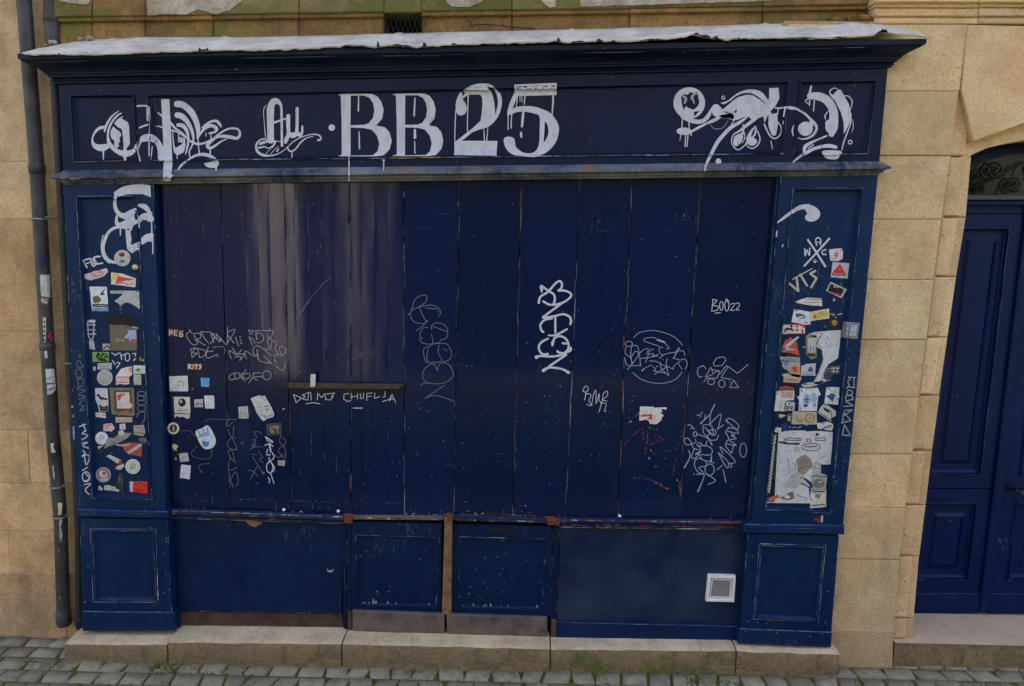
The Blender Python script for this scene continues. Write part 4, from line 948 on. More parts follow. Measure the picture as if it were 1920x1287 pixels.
s(cD, [(250, 690, 60), (400, 750, 110), (560, 790, 100), (680, 770, 95), (770, 690, 95), (830, 580, 70), (900, 470, 50)], [(440, 990, 50), (600, 900, 60), (760, 820, 50), (900, 760, 80), (1010, 700, 60)], [(430, 1000, 50), (440, 1060, 30)], [(262, 730, 26), (252, 900, 26)], [(395, 790, 26), (400, 920, 22)], [(232, 1050, 22), (210, 1165, 16)], [(330, 1050, 24), (315, 1287, 26)], [(375, 1050, 24), (355, 1287, 22)], loop(1085, 305, 30, 32), [(1050, 410, 30), (1110, 420, 30), (1190, 370, 25), (1287, 290, 30)])
s(cD, [(820, 850, 10), (890, 920, 14), (980, 935, 14), (1090, 900, 12), (1180, 770, 10)], m=WHF)
a(cD, ell(295, 980, 150, 75)); a(cD, sm([(870, 470), (950, 435), (1020, 480), (1070, 540), (1130, 580), (1287, 640), (1287, 740), (1180, 715), (1020, 715), (940, 690), (880, 650), (860, 580)]))
a(cE, [(270, 380), (335, 325), (400, 270), (480, 210), (600, 175), (660, 176), (700, 185), (800, 250), (890, 330), (940, 410), (960, 430), (900, 480), (860, 570), (840, 480), (750, 510), (690, 540), (640, 490), (570, 490), (480, 530), (420, 540), (350, 510), (230, 500), (180, 490), (240, 460), (360, 440), (300, 430)], holes=([(425, 420), (462, 378), (466, 415), (440, 438)],))
a(cE, [(925, 80), (1060, 75), (1070, 230), (1010, 340), (940, 410), (900, 330), (925, 200)]); a(cE, sm([(440, 760), (520, 720), (550, 730), (550, 800), (510, 870), (450, 905), (415, 870), (420, 810)])); a(cE, sm([(610, 770), (680, 770), (750, 820), (740, 870), (680, 900), (620, 870), (600, 820)])); a(cE, [(930, 450), (1040, 435), (1050, 600), (1020, 750), (985, 756), (960, 740), (915, 620), (915, 500)]); a(cE, ell(205, 1120, 40, 42))
s(cE, [(270, 295, 30), (370, 250, 25), (440, 190, 25), (540, 140, 40), (660, 125, 60), (780, 160, 95), (870, 250, 80), (920, 330, 60)], [(600, 500, 30), (500, 570, 50), (380, 640, 60), (280, 740, 60), (190, 850, 60), (120, 980, 55), (70, 1080, 50), (25, 1180, 35), (15, 1250, 25)], [(420, 545, 14), (380, 620, 14)], [(770, 480, 50), (680, 550, 55), (590, 620, 50), (500, 690, 30), (420, 740, 20), (390, 830, 18), (420, 910, 18), (480, 955, 18), (550, 920, 18), (610, 850, 16)], [(560, 600, 25), (555, 720, 40)], [(580, 720, 14), (575, 800, 14), (540, 860, 12)],
  [(735, 620, 16), (680, 680, 35), (640, 760, 60)], [(760, 690, 18), (795, 800, 20), (760, 890, 20), (690, 935, 18), (620, 910, 18), (595, 850, 14)], [(740, 650, 25), (720, 740, 30), (680, 780, 20)], [(855, 590, 20), (890, 670, 25), (940, 760, 22), (1010, 795, 22), (1080, 740, 20), (1095, 640, 20), (1050, 560, 20)], [(1010, 360, 20), (1060, 365, 30), (1150, 355, 30), (1220, 355, 45), (1287, 370, 45)], [(1055, 370, 16), (1045, 450, 16)], [(1150, 370, 25), (1130, 480, 20)], [(1122, 550, 14), (1122, 590, 14)], [(950, 830, 14), (970, 940, 14)])
fin()
mb, fin = graffiti(fa, 'white brushed hook and ball ornament on the small right-hand sign panel', 'painted_ornament')
s(cF, [(0, 410, 20), (110, 405, 35), (200, 410, 60), (290, 425, 50), (340, 455, 35), (430, 510, 40), (510, 590, 45), (580, 660, 50), (610, 740, 45), (560, 840, 45), (470, 895, 35), (380, 910, 22), (310, 890, 15)], [(520, 620, 60), (530, 700, 60)], [(245, 690, 15), (220, 770, 30), (235, 860, 15)], [(105, 400, 30), (85, 540, 20)], [(72, 620, 14), (72, 670, 14)],
  [(525, 60, 35), (505, 150, 45), (490, 230, 50)], [(500, 220, 110), (620, 220, 150), (740, 260, 160), (830, 350, 160), (880, 470, 160), (885, 600, 170), (870, 730, 180), (850, 830, 110)], [(470, 270, 25), (430, 290, 16), (455, 330, 18), (500, 350, 22)], [(500, 280, 25), (495, 370, 20)], [(575, 290, 22), (560, 460, 22)], [(795, 460, 14), (745, 540, 22), (755, 590, 14)],
  [(940, 100, 14), (890, 90, 16), (830, 130, 22), (830, 180, 25), (900, 260, 60)], [(1060, 215, 16), (1120, 220, 20), (1175, 280, 22), (1180, 350, 18), (1150, 440, 14)], [(1160, 500, 20), (1160, 640, 20), (1110, 790, 22), (1050, 950, 22), (1015, 1085, 20)], [(1190, 600, 8), (1200, 700, 14), (1180, 800, 8)],
  [(770, 860, 30), (650, 910, 30), (520, 970, 50), (430, 1030, 70), (410, 1110, 50)], [(560, 1000, 20), (480, 1060, 20)], [(230, 1285, 20), (330, 1200, 45), (430, 1140, 60), (560, 1070, 60), (700, 1030, 60), (820, 1020, 70), (920, 1040, 60)], loop(1150, 960, 28, 30))
a(cF, ell(430, 745, 120, 115)); a(cF, sm([(760, 620), (830, 600), (840, 700), (800, 800), (760, 760), (750, 680)])); a(cF, [(860, 210), (960, 110), (1000, 120), (1060, 220), (1130, 350), (1160, 480), (1160, 620), (1110, 720), (1050, 830), (1045, 640), (1000, 480), (930, 340)]); a(cF, sm([(700, 1110), (800, 1090), (1010, 1105), (980, 1190), (920, 1235), (780, 1225), (720, 1170)]))
fin()
# --- left pilaster
mb, fin = graffiti(PL, 'white brushed scrolls and hoops at the top of the left pilaster', 'painted_ornament')
a(cP, sm([(490, 185), (540, 140), (620, 117), (700, 115)])[:12]+[(780, 120), (785, 215), (720, 190), (600, 190), (530, 210), (490, 215)], z='PL')
s(cP, [(500, 210, 25), (495, 280, 30), (520, 340, 35), (570, 365, 45), (630, 340, 55), (660, 310, 20)], [(690, 280, 25), (740, 295, 45), (775, 340, 25)], [(510, 370, 20), (510, 420, 30), (540, 440, 50), (600, 430, 80), (640, 390, 40)], [(540, 375, 10), (600, 390, 12), (650, 365, 10)], [(690, 385, 30), (740, 370, 60), (785, 390, 55)], [(690, 400, 15), (690, 460, 12)], [(700, 400, 30), (640, 430, 30), (620, 480, 20)],
  [(600, 460, 20), (520, 455, 25), (450, 490, 25), (410, 570, 28), (400, 640, 28), (430, 710, 28), (490, 740, 22), (520, 735, 15)], [(400, 520, 8), (385, 600, 8), (400, 690, 10), (450, 745, 10)], [(800, 510, 10), (800, 670, 10)], [(540, 460, 14), (540, 520, 10)], [(790, 340, 10), (792, 520, 10)], z='PL')
a(cP, [(580, 470), (620, 490), (630, 560), (620, 600), (700, 570), (690, 635), (630, 665), (595, 635), (585, 560)], z='PL'); a(cP, [(705, 545), (740, 515), (795, 500), (800, 575), (760, 570), (710, 600)], z='PL')
fin()
mb, fin = graffiti(PL, 'small white tag FDC near the middle of the left pilaster')
s(cP, [(240, 725, 14), (270, 780, 14)], [(240, 725, 12), (290, 708, 12)], [(255, 752, 10), (290, 740, 10)], [(295, 712, 12), (320, 770, 12), (345, 745, 10), (325, 712, 10), (295, 715, 10)], [(375, 692, 14), (330, 700, 16), (330, 750, 16), (395, 745, 14)], z='PL', m=TAGW)
fin()
mb, fin = graffiti(PL, 'thin grey vertical tag along the left edge of the left pilaster')
s(cQ, [(235, 420), (265, 430), (240, 450)], [(290, 560), (250, 490), (220, 520), (240, 580), (300, 560)], [(210, 610), (270, 600), (280, 670), (230, 700), (205, 650), (210, 610)], [(230, 720), (290, 710), (295, 790), (240, 800), (230, 720)], [(270, 800), (220, 830), (320, 850), (240, 900), (320, 920)], [(240, 960), (320, 930), (250, 1020), (310, 1040), (260, 1080)], [(250, 1100), (320, 1080)], w=9, z='PL', m=TAGD)
fin()
mb, fin = graffiti(PL, 'white zigzag vertical tag low on the left edge of the left pilaster')
s(cR, [(250, 130), (330, 100)], [(290, 100), (320, 170), (280, 220)], [(330, 180), (290, 210), (350, 240), (280, 290)], [(280, 330), (350, 320), (290, 360), (360, 390)], [(290, 420), (320, 450), (280, 490), (350, 470), (370, 520), (330, 590), (310, 470)], [(285, 660), (350, 620)], loop(330, 735, 45, 60), [(320, 690), (370, 760), (300, 790)], [(310, 830), (390, 820), (320, 890), (370, 950)], w=12, z='PL', m=TAGW)
fin()
mb, fin = graffiti(PL, 'grey looped tag of zeros at the right edge of the left pilaster')
s(cQ, loop(1000, 890, 52, 25), loop(990, 945, 46, 28), loop(1000, 1000, 54, 28), loop(1000, 1068, 50, 38), [(950, 1130), (1030, 1110), (1040, 1190), (1000, 1260)], [(940, 1180), (960, 1130)], w=10, z='PL', m=TAGD)
fin()
mb, fin = graffiti(PL, 'small pale scribbled letters below the scorched brown sticker')
s(cQ, [(640, 400), (680, 420)], [(680, 430), (740, 400), (760, 480)], [(750, 440), (800, 410)], loop(830, 450, 28, 48), [(890, 410), (930, 410), (900, 490)], [(650, 490), (680, 540)], [(700, 520), (740, 520), (700, 580)], w=12, z='PL', m=TAGW)
s(cQ, [(350, 20), (365, 210), (415, 218), (425, 30)], [(340, 60), (445, 62)], [(345, 120), (440, 118)], [(345, 175), (450, 170)], [(375, 18, 36), (428, 18, 36)], w=12, z='PL', m=TAGW)
fin()
# --- right pilaster
mb, fin = graffiti(PR, 'white brushed comma shape at the top of the right pilaster', 'painted_ornament')
s(cX, [(215, 490, 16), (300, 425, 30), (380, 370, 40), (460, 330, 50), (540, 325, 60)], z='PR'); a(cX, sm([(500, 335), (560, 310), (620, 335), (660, 390), (640, 450), (580, 480), (520, 470), (500, 430), (525, 400), (510, 370)]), z='PR')
s(cX, [(205, 580, 12), (200, 635, 14)], [(270, 720, 10), (262, 745, 12)], z='PR'); fin()
mb, fin = graffiti(PR, 'white crossed lines with the letters W A C around them')
s(cM, [(555, 60, 22), (650, 200, 22), (745, 350, 24)], [(790, 45, 22), (650, 200, 20), (515, 345, 20)], z='PR', m=TAGW); s(cM, [(650, 120), (640, 60), (665, 35), (695, 60), (690, 115)], [(645, 85, 10), (690, 85, 10)], [(520, 155), (525, 235), (545, 170), (570, 230), (575, 150)], [(750, 165), (715, 180), (715, 215), (755, 220)], [(632, 270, 8), (632, 305, 10)], [(612, 290, 8), (632, 308, 12), (655, 288, 8)], w=14, z='PR', m=TAGW); fin()
mb, fin = graffiti(PR, 'beige slanting tag VTS under the white crossed lines')
s(cM, [(355, 540), (450, 620)], [(450, 620), (430, 470)], [(390, 490, 14), (600, 375, 12)], [(470, 440), (545, 560)], [(635, 400), (580, 430), (650, 480), (590, 580)], w=26, z='PR', m=TAGB, smooth=False); fin()
mb, fin = graffiti(PR, 'grey vertical tag written along the right edge of the right pilaster')
s(cN, [(1010, 1190, 14), (1110, 1200, 14)], [(1010, 1190), (1040, 1060), (1110, 1190)], [(1000, 1040), (1120, 1010)], [(1010, 1040), (1030, 900), (1120, 1010)], [(1040, 940), (1130, 880)], [(1040, 880), (1140, 875)], [(1030, 830), (1150, 820), (1050, 760), (1150, 740)], [(1050, 740), (1060, 690), (1130, 690), (1150, 740)], loop(1104, 655, 36, 34), [(1070, 600), (1100, 560), (1080, 520), (1110, 480), (1090, 450)], [(1110, 460), (1180, 460)], [(1080, 580), (1170, 590)], [(1160, 460), (1160, 590)], w=12, z='PR', m=TAGG, smooth=False); fin()
# --- shutters
def tags(i, label, k, m, w, *st, smooth=False):
    global mb
    mb, fin = graffiti(SHUT[i] if i is not None else SHOP, label)
    s(k, *[[(q[0], q[1], (q[2] if len(q) > 2 else w)*(.82 if w < 20 else .95)) for q in t] for t in st], w=w, z='S', m=m, smooth=smooth); fin()
tags(1, 'pale angular tag in two lines on the left-hand planked shutter', cG, TAGG, 15, [(190, 190), (130, 120)], [(150, 160), (85, 210), (150, 340), (220, 385), (270, 370), (285, 330)], [(285, 330), (240, 300), (330, 260), (320, 190), (230, 190), (220, 230), (280, 300), (390, 385), (410, 380)], [(330, 160), (400, 270), (465, 350)], [(330, 160), (500, 170), (570, 230), (530, 320), (490, 370)], [(560, 350), (510, 190), (650, 330)], [(540, 280), (600, 270)], [(590, 185), (770, 385)], [(600, 190), (620, 290)], [(770, 385), (920, 130), (800, 160)], [(790, 75), (790, 200), (785, 370)], [(790, 210), (905, 355)], [(930, 250), (975, 400)], [(1005, 248, 26), (1012, 250, 26)], [(1015, 358, 20), (1035, 345, 20)],
     [(1150, 125), (1190, 205), (1220, 150), (1150, 130)], [(1220, 145), (1560, 140), (1570, 190), (1510, 270), (1470, 200)], [(1160, 245), (1220, 390)], [(1180, 250), (1320, 350), (1410, 290), (1380, 200), (1280, 190), (1300, 290)], [(1280, 170), (1290, 290)], [(1510, 270), (1555, 300), (1530, 440), (1480, 320), (1500, 270)], [(1575, 310), (1640, 350), (1610, 450)],
     [(160, 455), (185, 600)], [(160, 455), (240, 440), (190, 520), (270, 530), (180, 600)], [(280, 450), (310, 595)], [(280, 450), (420, 490), (380, 580), (310, 600)], [(465, 410), (430, 540), (450, 610), (610, 550)], [(430, 500), (550, 490)], [(610, 545), (625, 590)], [(530, 430, 7), (650, 410, 7), (745, 440, 7), (740, 540, 7)], [(855, 615), (820, 480), (950, 560), (870, 430)], [(950, 560), (1040, 465)], [(950, 555), (1080, 540), (1000, 655), (1020, 590), (910, 595)], [(1115, 620), (1095, 490), (1270, 580), (1310, 460)], [(1270, 580), (1230, 500), (1250, 420), (1340, 410), (1560, 580)], [(1430, 450), (1560, 465)], [(1320, 560), (1340, 660), (1560, 700)], [(1410, 570), (1560, 710)], [(1300, 470), (1310, 600)],
     [(1620, 460), (1690, 570), (1800, 500), (1750, 420), (1680, 430), (1710, 540)], [(1590, 570), (1650, 545)], [(1600, 630), (1640, 690)], [(1620, 740), (1740, 820), (1790, 690)], smooth=True)
tags(1, 'small pale looped tag just left of the horizontal security bar', cG, TAGG, 15, [(900, 870), (820, 920), (850, 985), (910, 960)], [(910, 860), (930, 975)], [(930, 870), (990, 870), (1000, 940), (935, 975)], [(1040, 970), (1020, 900), (1060, 870), (1040, 960)], [(1110, 810), (1050, 920), (1090, 1010)], [(1080, 890), (1160, 870), (1175, 920), (1120, 970), (1070, 940)], [(1240, 870), (1220, 940), (1155, 1040)], [(1220, 870), (1360, 860)], [(1215, 940), (1300, 990)], [(1250, 930), (1400, 930)], loop(1465, 905, 72, 76), smooth=True)
tags(4, 'thin grey looped vertical tag on a plain shutter', cH, TAGD, 9, [(30, 260, 16), (60, 240), (100, 110), (160, 60), (230, 55), (225, 120), (150, 180)], [(150, 180), (70, 220), (60, 290), (110, 350), (210, 365)], [(150, 180), (220, 330), (250, 340)], [(150, 180), (260, 160), (350, 180), (390, 240), (365, 280)], [(225, 190), (300, 200), (350, 205)], [(120, 440), (190, 390), (240, 330)], [(250, 410), (200, 410), (160, 470), (170, 530), (190, 520)], [(150, 540), (200, 580), (290, 585), (300, 540), (285, 480)], [(290, 430), (290, 380), (350, 355), (430, 380), (465, 450), (450, 520), (390, 545)], [(300, 390), (450, 450)], [(300, 585), (370, 570), (390, 540)], [(250, 610), (200, 650), (210, 740), (230, 790)], [(260, 780), (235, 750), (250, 640), (300, 590), (370, 580)], [(370, 600), (360, 680), (410, 770)], [(380, 580), (460, 590), (505, 680), (490, 750), (420, 785)], [(420, 640), (460, 660)], [(230, 790), (300, 790), (400, 780)],
     [(350, 880), (320, 820), (290, 805), (220, 850), (190, 920), (210, 990), (280, 1020), (400, 1020), (500, 970), (525, 900), (480, 820), (410, 790), (370, 820), (350, 880)], [(170, 1040, 14), (200, 1020), (270, 1015)], [(430, 1040), (220, 1180)], [(220, 1185), (280, 1155), (380, 1160), (530, 1215)], smooth=True)
tags(6, 'bold white vertical tag of rounded letters in the middle of the shutters', cI, TAGW, 28, [(165, 150, 55), (165, 210, 20)], [(195, 160), (250, 200), (310, 240), (325, 300), (310, 350)], [(130, 345), (150, 270), (240, 210), (330, 110), (380, 80), (410, 110), (400, 170), (365, 195), (440, 195), (510, 225), (515, 270), (440, 330), (350, 360), (260, 365), (185, 325)], [(405, 350), (180, 515)], [(180, 520), (290, 510), (420, 480), (500, 510), (520, 560), (510, 600)], [(290, 530), (200, 550), (150, 610), (160, 670), (185, 695)], [(330, 520), (330, 700)], [(245, 735, 18), (340, 730), (470, 660)], [(295, 855), (290, 820)], [(300, 840), (320, 770), (390, 745), (460, 780), (490, 850), (480, 910), (430, 950), (370, 940), (355, 925)], [(420, 830), (460, 835)], [(430, 950), (510, 920), (515, 885)], [(240, 775), (160, 820), (130, 880), (150, 940), (190, 965), (240, 960)], [(100, 1000, 45), (150, 985), (300, 990), (460, 965)], [(460, 970), (255, 1110)], [(185, 1160, 45), (250, 1125), (350, 1130), (430, 1150), (490, 1185, 40)], smooth=True)
tags(8, 'lilac scrawled tag inside a broken oval', cJ, TAGL, 13, [(265, 300), (350, 225), (500, 190), (650, 190), (820, 235), (980, 310), (1100, 440)], [(240, 910), (380, 1020), (550, 1080), (720, 1095), (880, 1070), (1000, 1010), (1095, 900)], [(690, 450), (560, 410), (435, 360), (460, 320), (580, 305), (650, 320)], [(670, 345, 40), (790, 385, 40)], [(790, 390), (870, 490), (820, 500)], [(760, 480), (700, 480), (710, 570), (760, 620), (700, 660)], [(740, 610), (870, 575), (980, 555), (1040, 480)], [(1040, 490, 30), (940, 670, 14)], [(1040, 540), (1120, 540), (1140, 610)], [(940, 660), (1060, 690), (1150, 680), (1180, 780), (1140, 845)], [(1060, 710), (950, 800), (940, 840)], [(1030, 760), (1090, 850)], [(530, 710), (650, 720), (760, 780), (950, 850)], [(840, 670), (820, 760), (860, 960)], [(720, 730), (730, 830), (860, 965)], [(850, 800), (615, 940)], [(400, 880, 30), (470, 820), (570, 780)], [(590, 810), (640, 860), (600, 880), (800, 915)], [(640, 810), (680, 800)], [(380, 800), (340, 500), (290, 440), (220, 480), (210, 650), (240, 750)], [(220, 640), (290, 540), (340, 600), (250, 740), (150, 860)], [(100, 650), (150, 780), (290, 790), (380, 780)], [(230, 760), (200, 560)], [(130, 480), (110, 570), (200, 650)], loop(175, 415, 62, 45), [(370, 670), (520, 650), (680, 620)], [(370, 570), (440, 510), (510, 500), (480, 600)], [(600, 510), (540, 530), (500, 640), (460, 740)], [(530, 590), (610, 590), (580, 630), (680, 600)], smooth=True)
tags(9, 'thin lilac scribble of a stick figure and wheels', cV, TAGL, 9, [(1335, 830), (1310, 800), (1260, 820), (1245, 880), (1270, 920), (1300, 910)], [(1385, 820), (1330, 920), (1410, 890)], [(1390, 820), (1410, 880), (1470, 850)], [(1400, 840), (1480, 860), (1450, 930), (1340, 930), (1315, 970)], [(1410, 780), (1450, 720), (1520, 710), (1545, 740), (1500, 800), (1430, 805), (1410, 780)], [(1500, 910), (1560, 820), (1545, 800), (1480, 890)], [(1560, 805), (1660, 880), (1770, 790)], loop(1390, 965, 36, 30), loop(1500, 985, 33, 40), [(1490, 920), (1600, 945)], [(1620, 950), (1675, 1025), (1580, 1025), (1620, 950)])
tags(9, 'small white writing BOO 22 high on the right-hand shutter', cV, TAGW, 9, [(1410, 120), (1395, 240)], [(1405, 120), (1450, 130), (1410, 180), (1460, 190), (1450, 230), (1395, 240)], loop(1495, 185, 18, 45), loop(1552, 180, 22, 58), [(1545, 110), (1560, 150)], [(1590, 170), (1625, 160), (1625, 185), (1590, 230), (1630, 230)], [(1640, 165), (1670, 155), (1680, 185), (1645, 225), (1680, 225)], [(1430, 262), (1485, 255)], smooth=True)
tags(7, 'small thin white tag above the red scratches', cW, TAGW, 7, [(80, 150), (90, 80), (65, 70), (85, 25), (110, 30), (110, 60), (85, 85)], [(95, 100), (115, 90), (140, 110), (120, 160), (150, 200)], [(100, 190), (140, 200), (160, 110), (185, 60), (185, 180)], [(190, 180), (215, 90), (215, 150), (240, 170), (255, 90), (290, 70), (290, 110), (250, 150), (290, 160)], [(240, 170), (215, 260)], [(230, 180), (280, 185), (265, 250), (280, 255)], smooth=True)
tags(9, 'large pale spiky tag filling the lower right shutter', cK, TAGL, 13, [(500, 65, 22), (445, 190, 14), (435, 330)], [(445, 190), (310, 320, 24)], [(375, 200), (365, 260)], [(440, 320), (585, 190), (540, 405)], [(540, 390), (620, 335)], [(345, 340), (350, 440), (410, 500)], [(345, 340), (450, 340), (480, 470), (370, 370)], [(420, 410), (500, 400), (515, 450), (470, 475), (380, 385)], [(550, 470), (530, 530), (450, 540), (405, 490), (450, 440)], [(260, 460), (400, 510), (465, 605, 22)], loop(238, 460, 25, 32), [(135, 345), (170, 335), (200, 370), (180, 390)], [(190, 350), (230, 395)], [(240, 530), (250, 560), (200, 590), (120, 600), (95, 540), (130, 510), (180, 560), (210, 640), (280, 670)], loop(295, 600, 30, 25), [(400, 550), (380, 610)], [(330, 610), (430, 630), (470, 690), (430, 740), (300, 730)], [(300, 610), (310, 690)], [(250, 730, 30), (310, 690, 25)], [(230, 650), (190, 770), (240, 780), (290, 730)], [(150, 680, 16), (170, 760, 14), (95, 910, 24)], [(300, 740), (330, 800), (450, 830), (490, 850)], [(460, 745), (450, 830, 30)], [(330, 780), (250, 800), (230, 880), (280, 970), (360, 1000)], [(380, 820), (390, 880), (290, 910), (350, 980), (260, 1000)], [(222, 996, 20), (224, 997, 20)], loop(433, 935, 62, 75), [(365, 990), (340, 1080), (275, 1230, 24)], [(400, 1005), (510, 1080), (410, 1135)], [(325, 172, 26), (326, 174, 26)], [(265, 205), (310, 205), (310, 235)],
     [(680, 310), (650, 270), (720, 255), (820, 340), (790, 390), (660, 280)], [(690, 380), (650, 430), (690, 520), (660, 560), (650, 620), (730, 720)], [(680, 370), (780, 390), (815, 450), (670, 420)], [(720, 450), (770, 480), (720, 480), (790, 520), (700, 540), (790, 610), (660, 590)], [(730, 710), (760, 600)], [(610, 720), (580, 630), (775, 820), (680, 860)], [(550, 710), (660, 910), (680, 830), (550, 710)], [(600, 880), (530, 940)], [(615, 940), (650, 1100, 18)], [(700, 850), (730, 890), (700, 910)], loop(882, 675, 45, 92), smooth=True)
tags(1, 'faint vertical zigzag tag low on the left shutters', cT, TAGD, 8, [(540, 300, 5), (620, 270, 5), (780, 275, 5), (910, 270, 5)], [(860, 300), (800, 350), (790, 310), (830, 270)], [(870, 350), (850, 480), (800, 380)], [(850, 470), (800, 520), (820, 590), (900, 600), (850, 470)], [(900, 600), (810, 620), (830, 690), (890, 750)], [(850, 620), (880, 720)], [(830, 690), (810, 830), (905, 800)], [(820, 950), (890, 850), (920, 960), (890, 1000)], [(830, 940), (870, 1030)], smooth=True)
tags(1, 'faint broken vertical scrawl beside the white vertical tag', cT, TAGD, 7, [(1080, 410), (1150, 410), (1175, 440)], [(1090, 410), (1125, 480)], [(1060, 500), (1110, 500), (1060, 570), (1190, 573)], [(1050, 610), (1110, 530), (1080, 590)], [(1060, 655), (1120, 660)], [(1140, 620), (1180, 690), (1150, 710), (1190, 745)], [(1070, 680), (1130, 770), (1190, 870)], [(1130, 780), (1050, 930)], [(1020, 830), (1070, 840), (1140, 900)], [(1390, 450), (1370, 510), (1410, 560), (1440, 510), (1400, 470)], [(1410, 560), (1355, 620), (1430, 700), (1430, 600), (1410, 560)], [(1315, 660), (1360, 690), (1420, 660)], smooth=True)
tags(1, 'white vertical tag with two loops below the dark speckled sticker', cT, TAGW, 12, [(1215, 465, 16), (1300, 520), (1250, 510), (1215, 465)], [(1210, 560), (1260, 540), (1300, 570)], [(1260, 550, 22), (1275, 630, 20)], [(1240, 600), (1230, 660), (1270, 660)], [(1290, 640), (1310, 690), (1260, 740)], [(1255, 690), (1260, 740)], loop(1262, 800, 35, 60), [(1290, 760), (1315, 810), (1290, 850)], [(1270, 860), (1310, 975)], [(1245, 910), (1262, 940), (1255, 970)], smooth=True)
tags(0, 'thin scratched loops around the blue and white sticker', cT, TAGD, 5, [(290, 400), (380, 400), (450, 460)], [(470, 560), (420, 620), (400, 660), (480, 700), (600, 700), (640, 600)], [(520, 860, 9), (480, 780), (600, 755)], smooth=True)
tags(2, 'pale writing in capitals directly under the security bar', cU, TAGW, 8, [(150, 1090), (175, 1165), (225, 1120), (150, 1090)], [(265, 1085), (230, 1095), (260, 1110), (230, 1130), (275, 1140)], [(290, 1070), (285, 1140)], [(270, 1075), (310, 1070), (315, 1140)], [(370, 1140), (375, 1075), (410, 1120), (440, 1080), (450, 1140)], [(450, 1085), (535, 1075), (500, 1110), (520, 1110), (490, 1140), (455, 1135)], [(265, 1175), (330, 1165), (395, 1175)], [(665, 1080), (620, 1085), (615, 1130), (650, 1155), (680, 1145)], [(690, 1080), (690, 1130)], [(690, 1110), (740, 1105)], [(745, 1080), (745, 1130)], [(770, 1080), (775, 1130), (800, 1120), (800, 1075)], [(830, 1145), (830, 1080), (880, 1075)], [(830, 1110), (870, 1105)], [(905, 1075), (900, 1125), (950, 1110)], [(1000, 1060), (1000, 1110), (980, 1115)], [(975, 1155), (1040, 1135), (1065, 1090)], [(1040, 1150), (1065, 1090), (1100, 1165)], [(1030, 1135), (1080, 1130)], [(705, 1215, 10), (790, 1215, 10)])
mb, fin = graffiti(SHUT[2], 'long thin diagonal scratch across the boards', 'scratch')
s(cU, [(170, 400, 3), (295, 215, 8), (300, 205, 3), (420, 65, 5), (500, 0, 2)], z='S', m=CHIPB, smooth=False); fin()
mb, fin = graffiti(SHUT[8], 'rust coloured arcs and scratched lines on the lower shutter', 'rust_scratches')
_old = stroke
RUSTL = mat_plain('orange_rust', S(140, 66, 30), .9, 0, .6, 60, .5, S(80, 40, 22))
def stroke(mb, k, pts, w, z, mat, smooth=True, lift=None):
    """rust shows only in broken patches along the scratch"""
    for a_, b_ in zip(pts, pts[1:]):
        p0, p1 = k(a_), k(b_); wa = (a_[2]+b_[2])/2/k.s
        for _ in range(2 if wa > 2.5 else 1): chips(mb, p0, p1, drape(z, *p0)-.0002, [RUSTL, RUSTL, CHIPR, CHIPW], .8, wa*.8+.55, (1.5, 8), rnd, wa*.25)
s(cL, [(180, 945, 8), (270, 940, 14), (350, 960, 10), (440, 990, 18), (500, 1020, 34), (550, 1050, 34), (600, 1080, 12)], [(745, 985, 24), (740, 1060, 44), (740, 1140, 38)], [(290, 330, 14), (292, 400, 10), (305, 490, 10)], [(350, 370, 10), (345, 420, 6), (340, 520, 12), (325, 600, 34)], [(360, 410, 5), (470, 450, 6), (550, 480, 16), (450, 510, 6), (360, 550, 8)], [(60, 550, 4), (200, 400, 8), (270, 350, 6)], [(560, 620, 8), (640, 605, 6), (690, 590, 16), (740, 520, 5)], [(715, 680, 12), (665, 800, 10), (660, 930, 8)], [(750, 360, 14), (760, 420, 8), (755, 480, 14)], [(160, 220, 16), (235, 185, 8)], [(70, 310, 14), (120, 290, 8)], [(330, 600, 12), (310, 680, 6)], [(390, 620, 6), (460, 680, 10)], z='S', m=RUST)
tag(fin(), kind='stuff'); stroke = _old
BL_PATCH = mat_paint('repainted_blue_patch', S(0, 19, 50), S(6, 26, 56), (.12, .24), .4, .5, 0, .4, .1)
for i, q in ((9, [(1293, 757), (1340, 751), (1394, 747), (1399, 800), (1394, 880), (1340, 892), (1286, 896), (1289, 820)]), (1, [(446, 793), (470, 792), (469, 873), (445, 876)]), (8, [(1170, 938), (1200, 930), (1240, 936), (1268, 925), (1280, 940), (1274, 970), (1162, 969)])):
    mb = MB(); area(mb, PX, [ragged(q, 1.2, rnd)], 'S', BL_PATCH, -.0009); mb.build('repainted_patch', SHUT[i])
# torn paper and glue left behind by old stickers
RES = [mat_brush('paper_residue', S(120, 124, 130), .6, .5, (45, 45, 45)), mat_brush('glue_residue', S(34, 48, 70), .3, .5, (45, 45, 45)), mat_brush('brown_residue', S(70, 62, 54), .4, .5, (45, 45, 45))]
for par, z, (xa, ya, xb, yb) in ((PL, 'PL', (178, 520, 262, 930)), (PR, 'PR', (1470, 560, 1560, 950)), (SHUT[0], 'S', (325, 620, 420, 930)), (SHUT[1], 'S', (440, 600, 535, 930)), (SHUT[8], 'S', (1180, 740, 1270, 960))):
    mb = MB(); rr = random.Random(int(xa))
    for _ in range(46 if z != 'S' else 12):
        t = rr.random(); cx = rr.uniform(xa, xb)+(t-.5)*(30 if z == 'PL' else -40 if z == 'PR' else 0); cy = ya+(yb-ya)*t; r_ = rr.uniform(1, 4.5)
        area(mb, PX, [[(cx+r_*rr.uniform(.4, 1.2)*math.cos(q*.7), cy+r_*rr.uniform(.3, 1.1)*math.sin(q*.7)) for q in range(9)]], z, rr.choice(RES), .0002)
    tag(mb.build('paper_residue', par), kind='stuff')
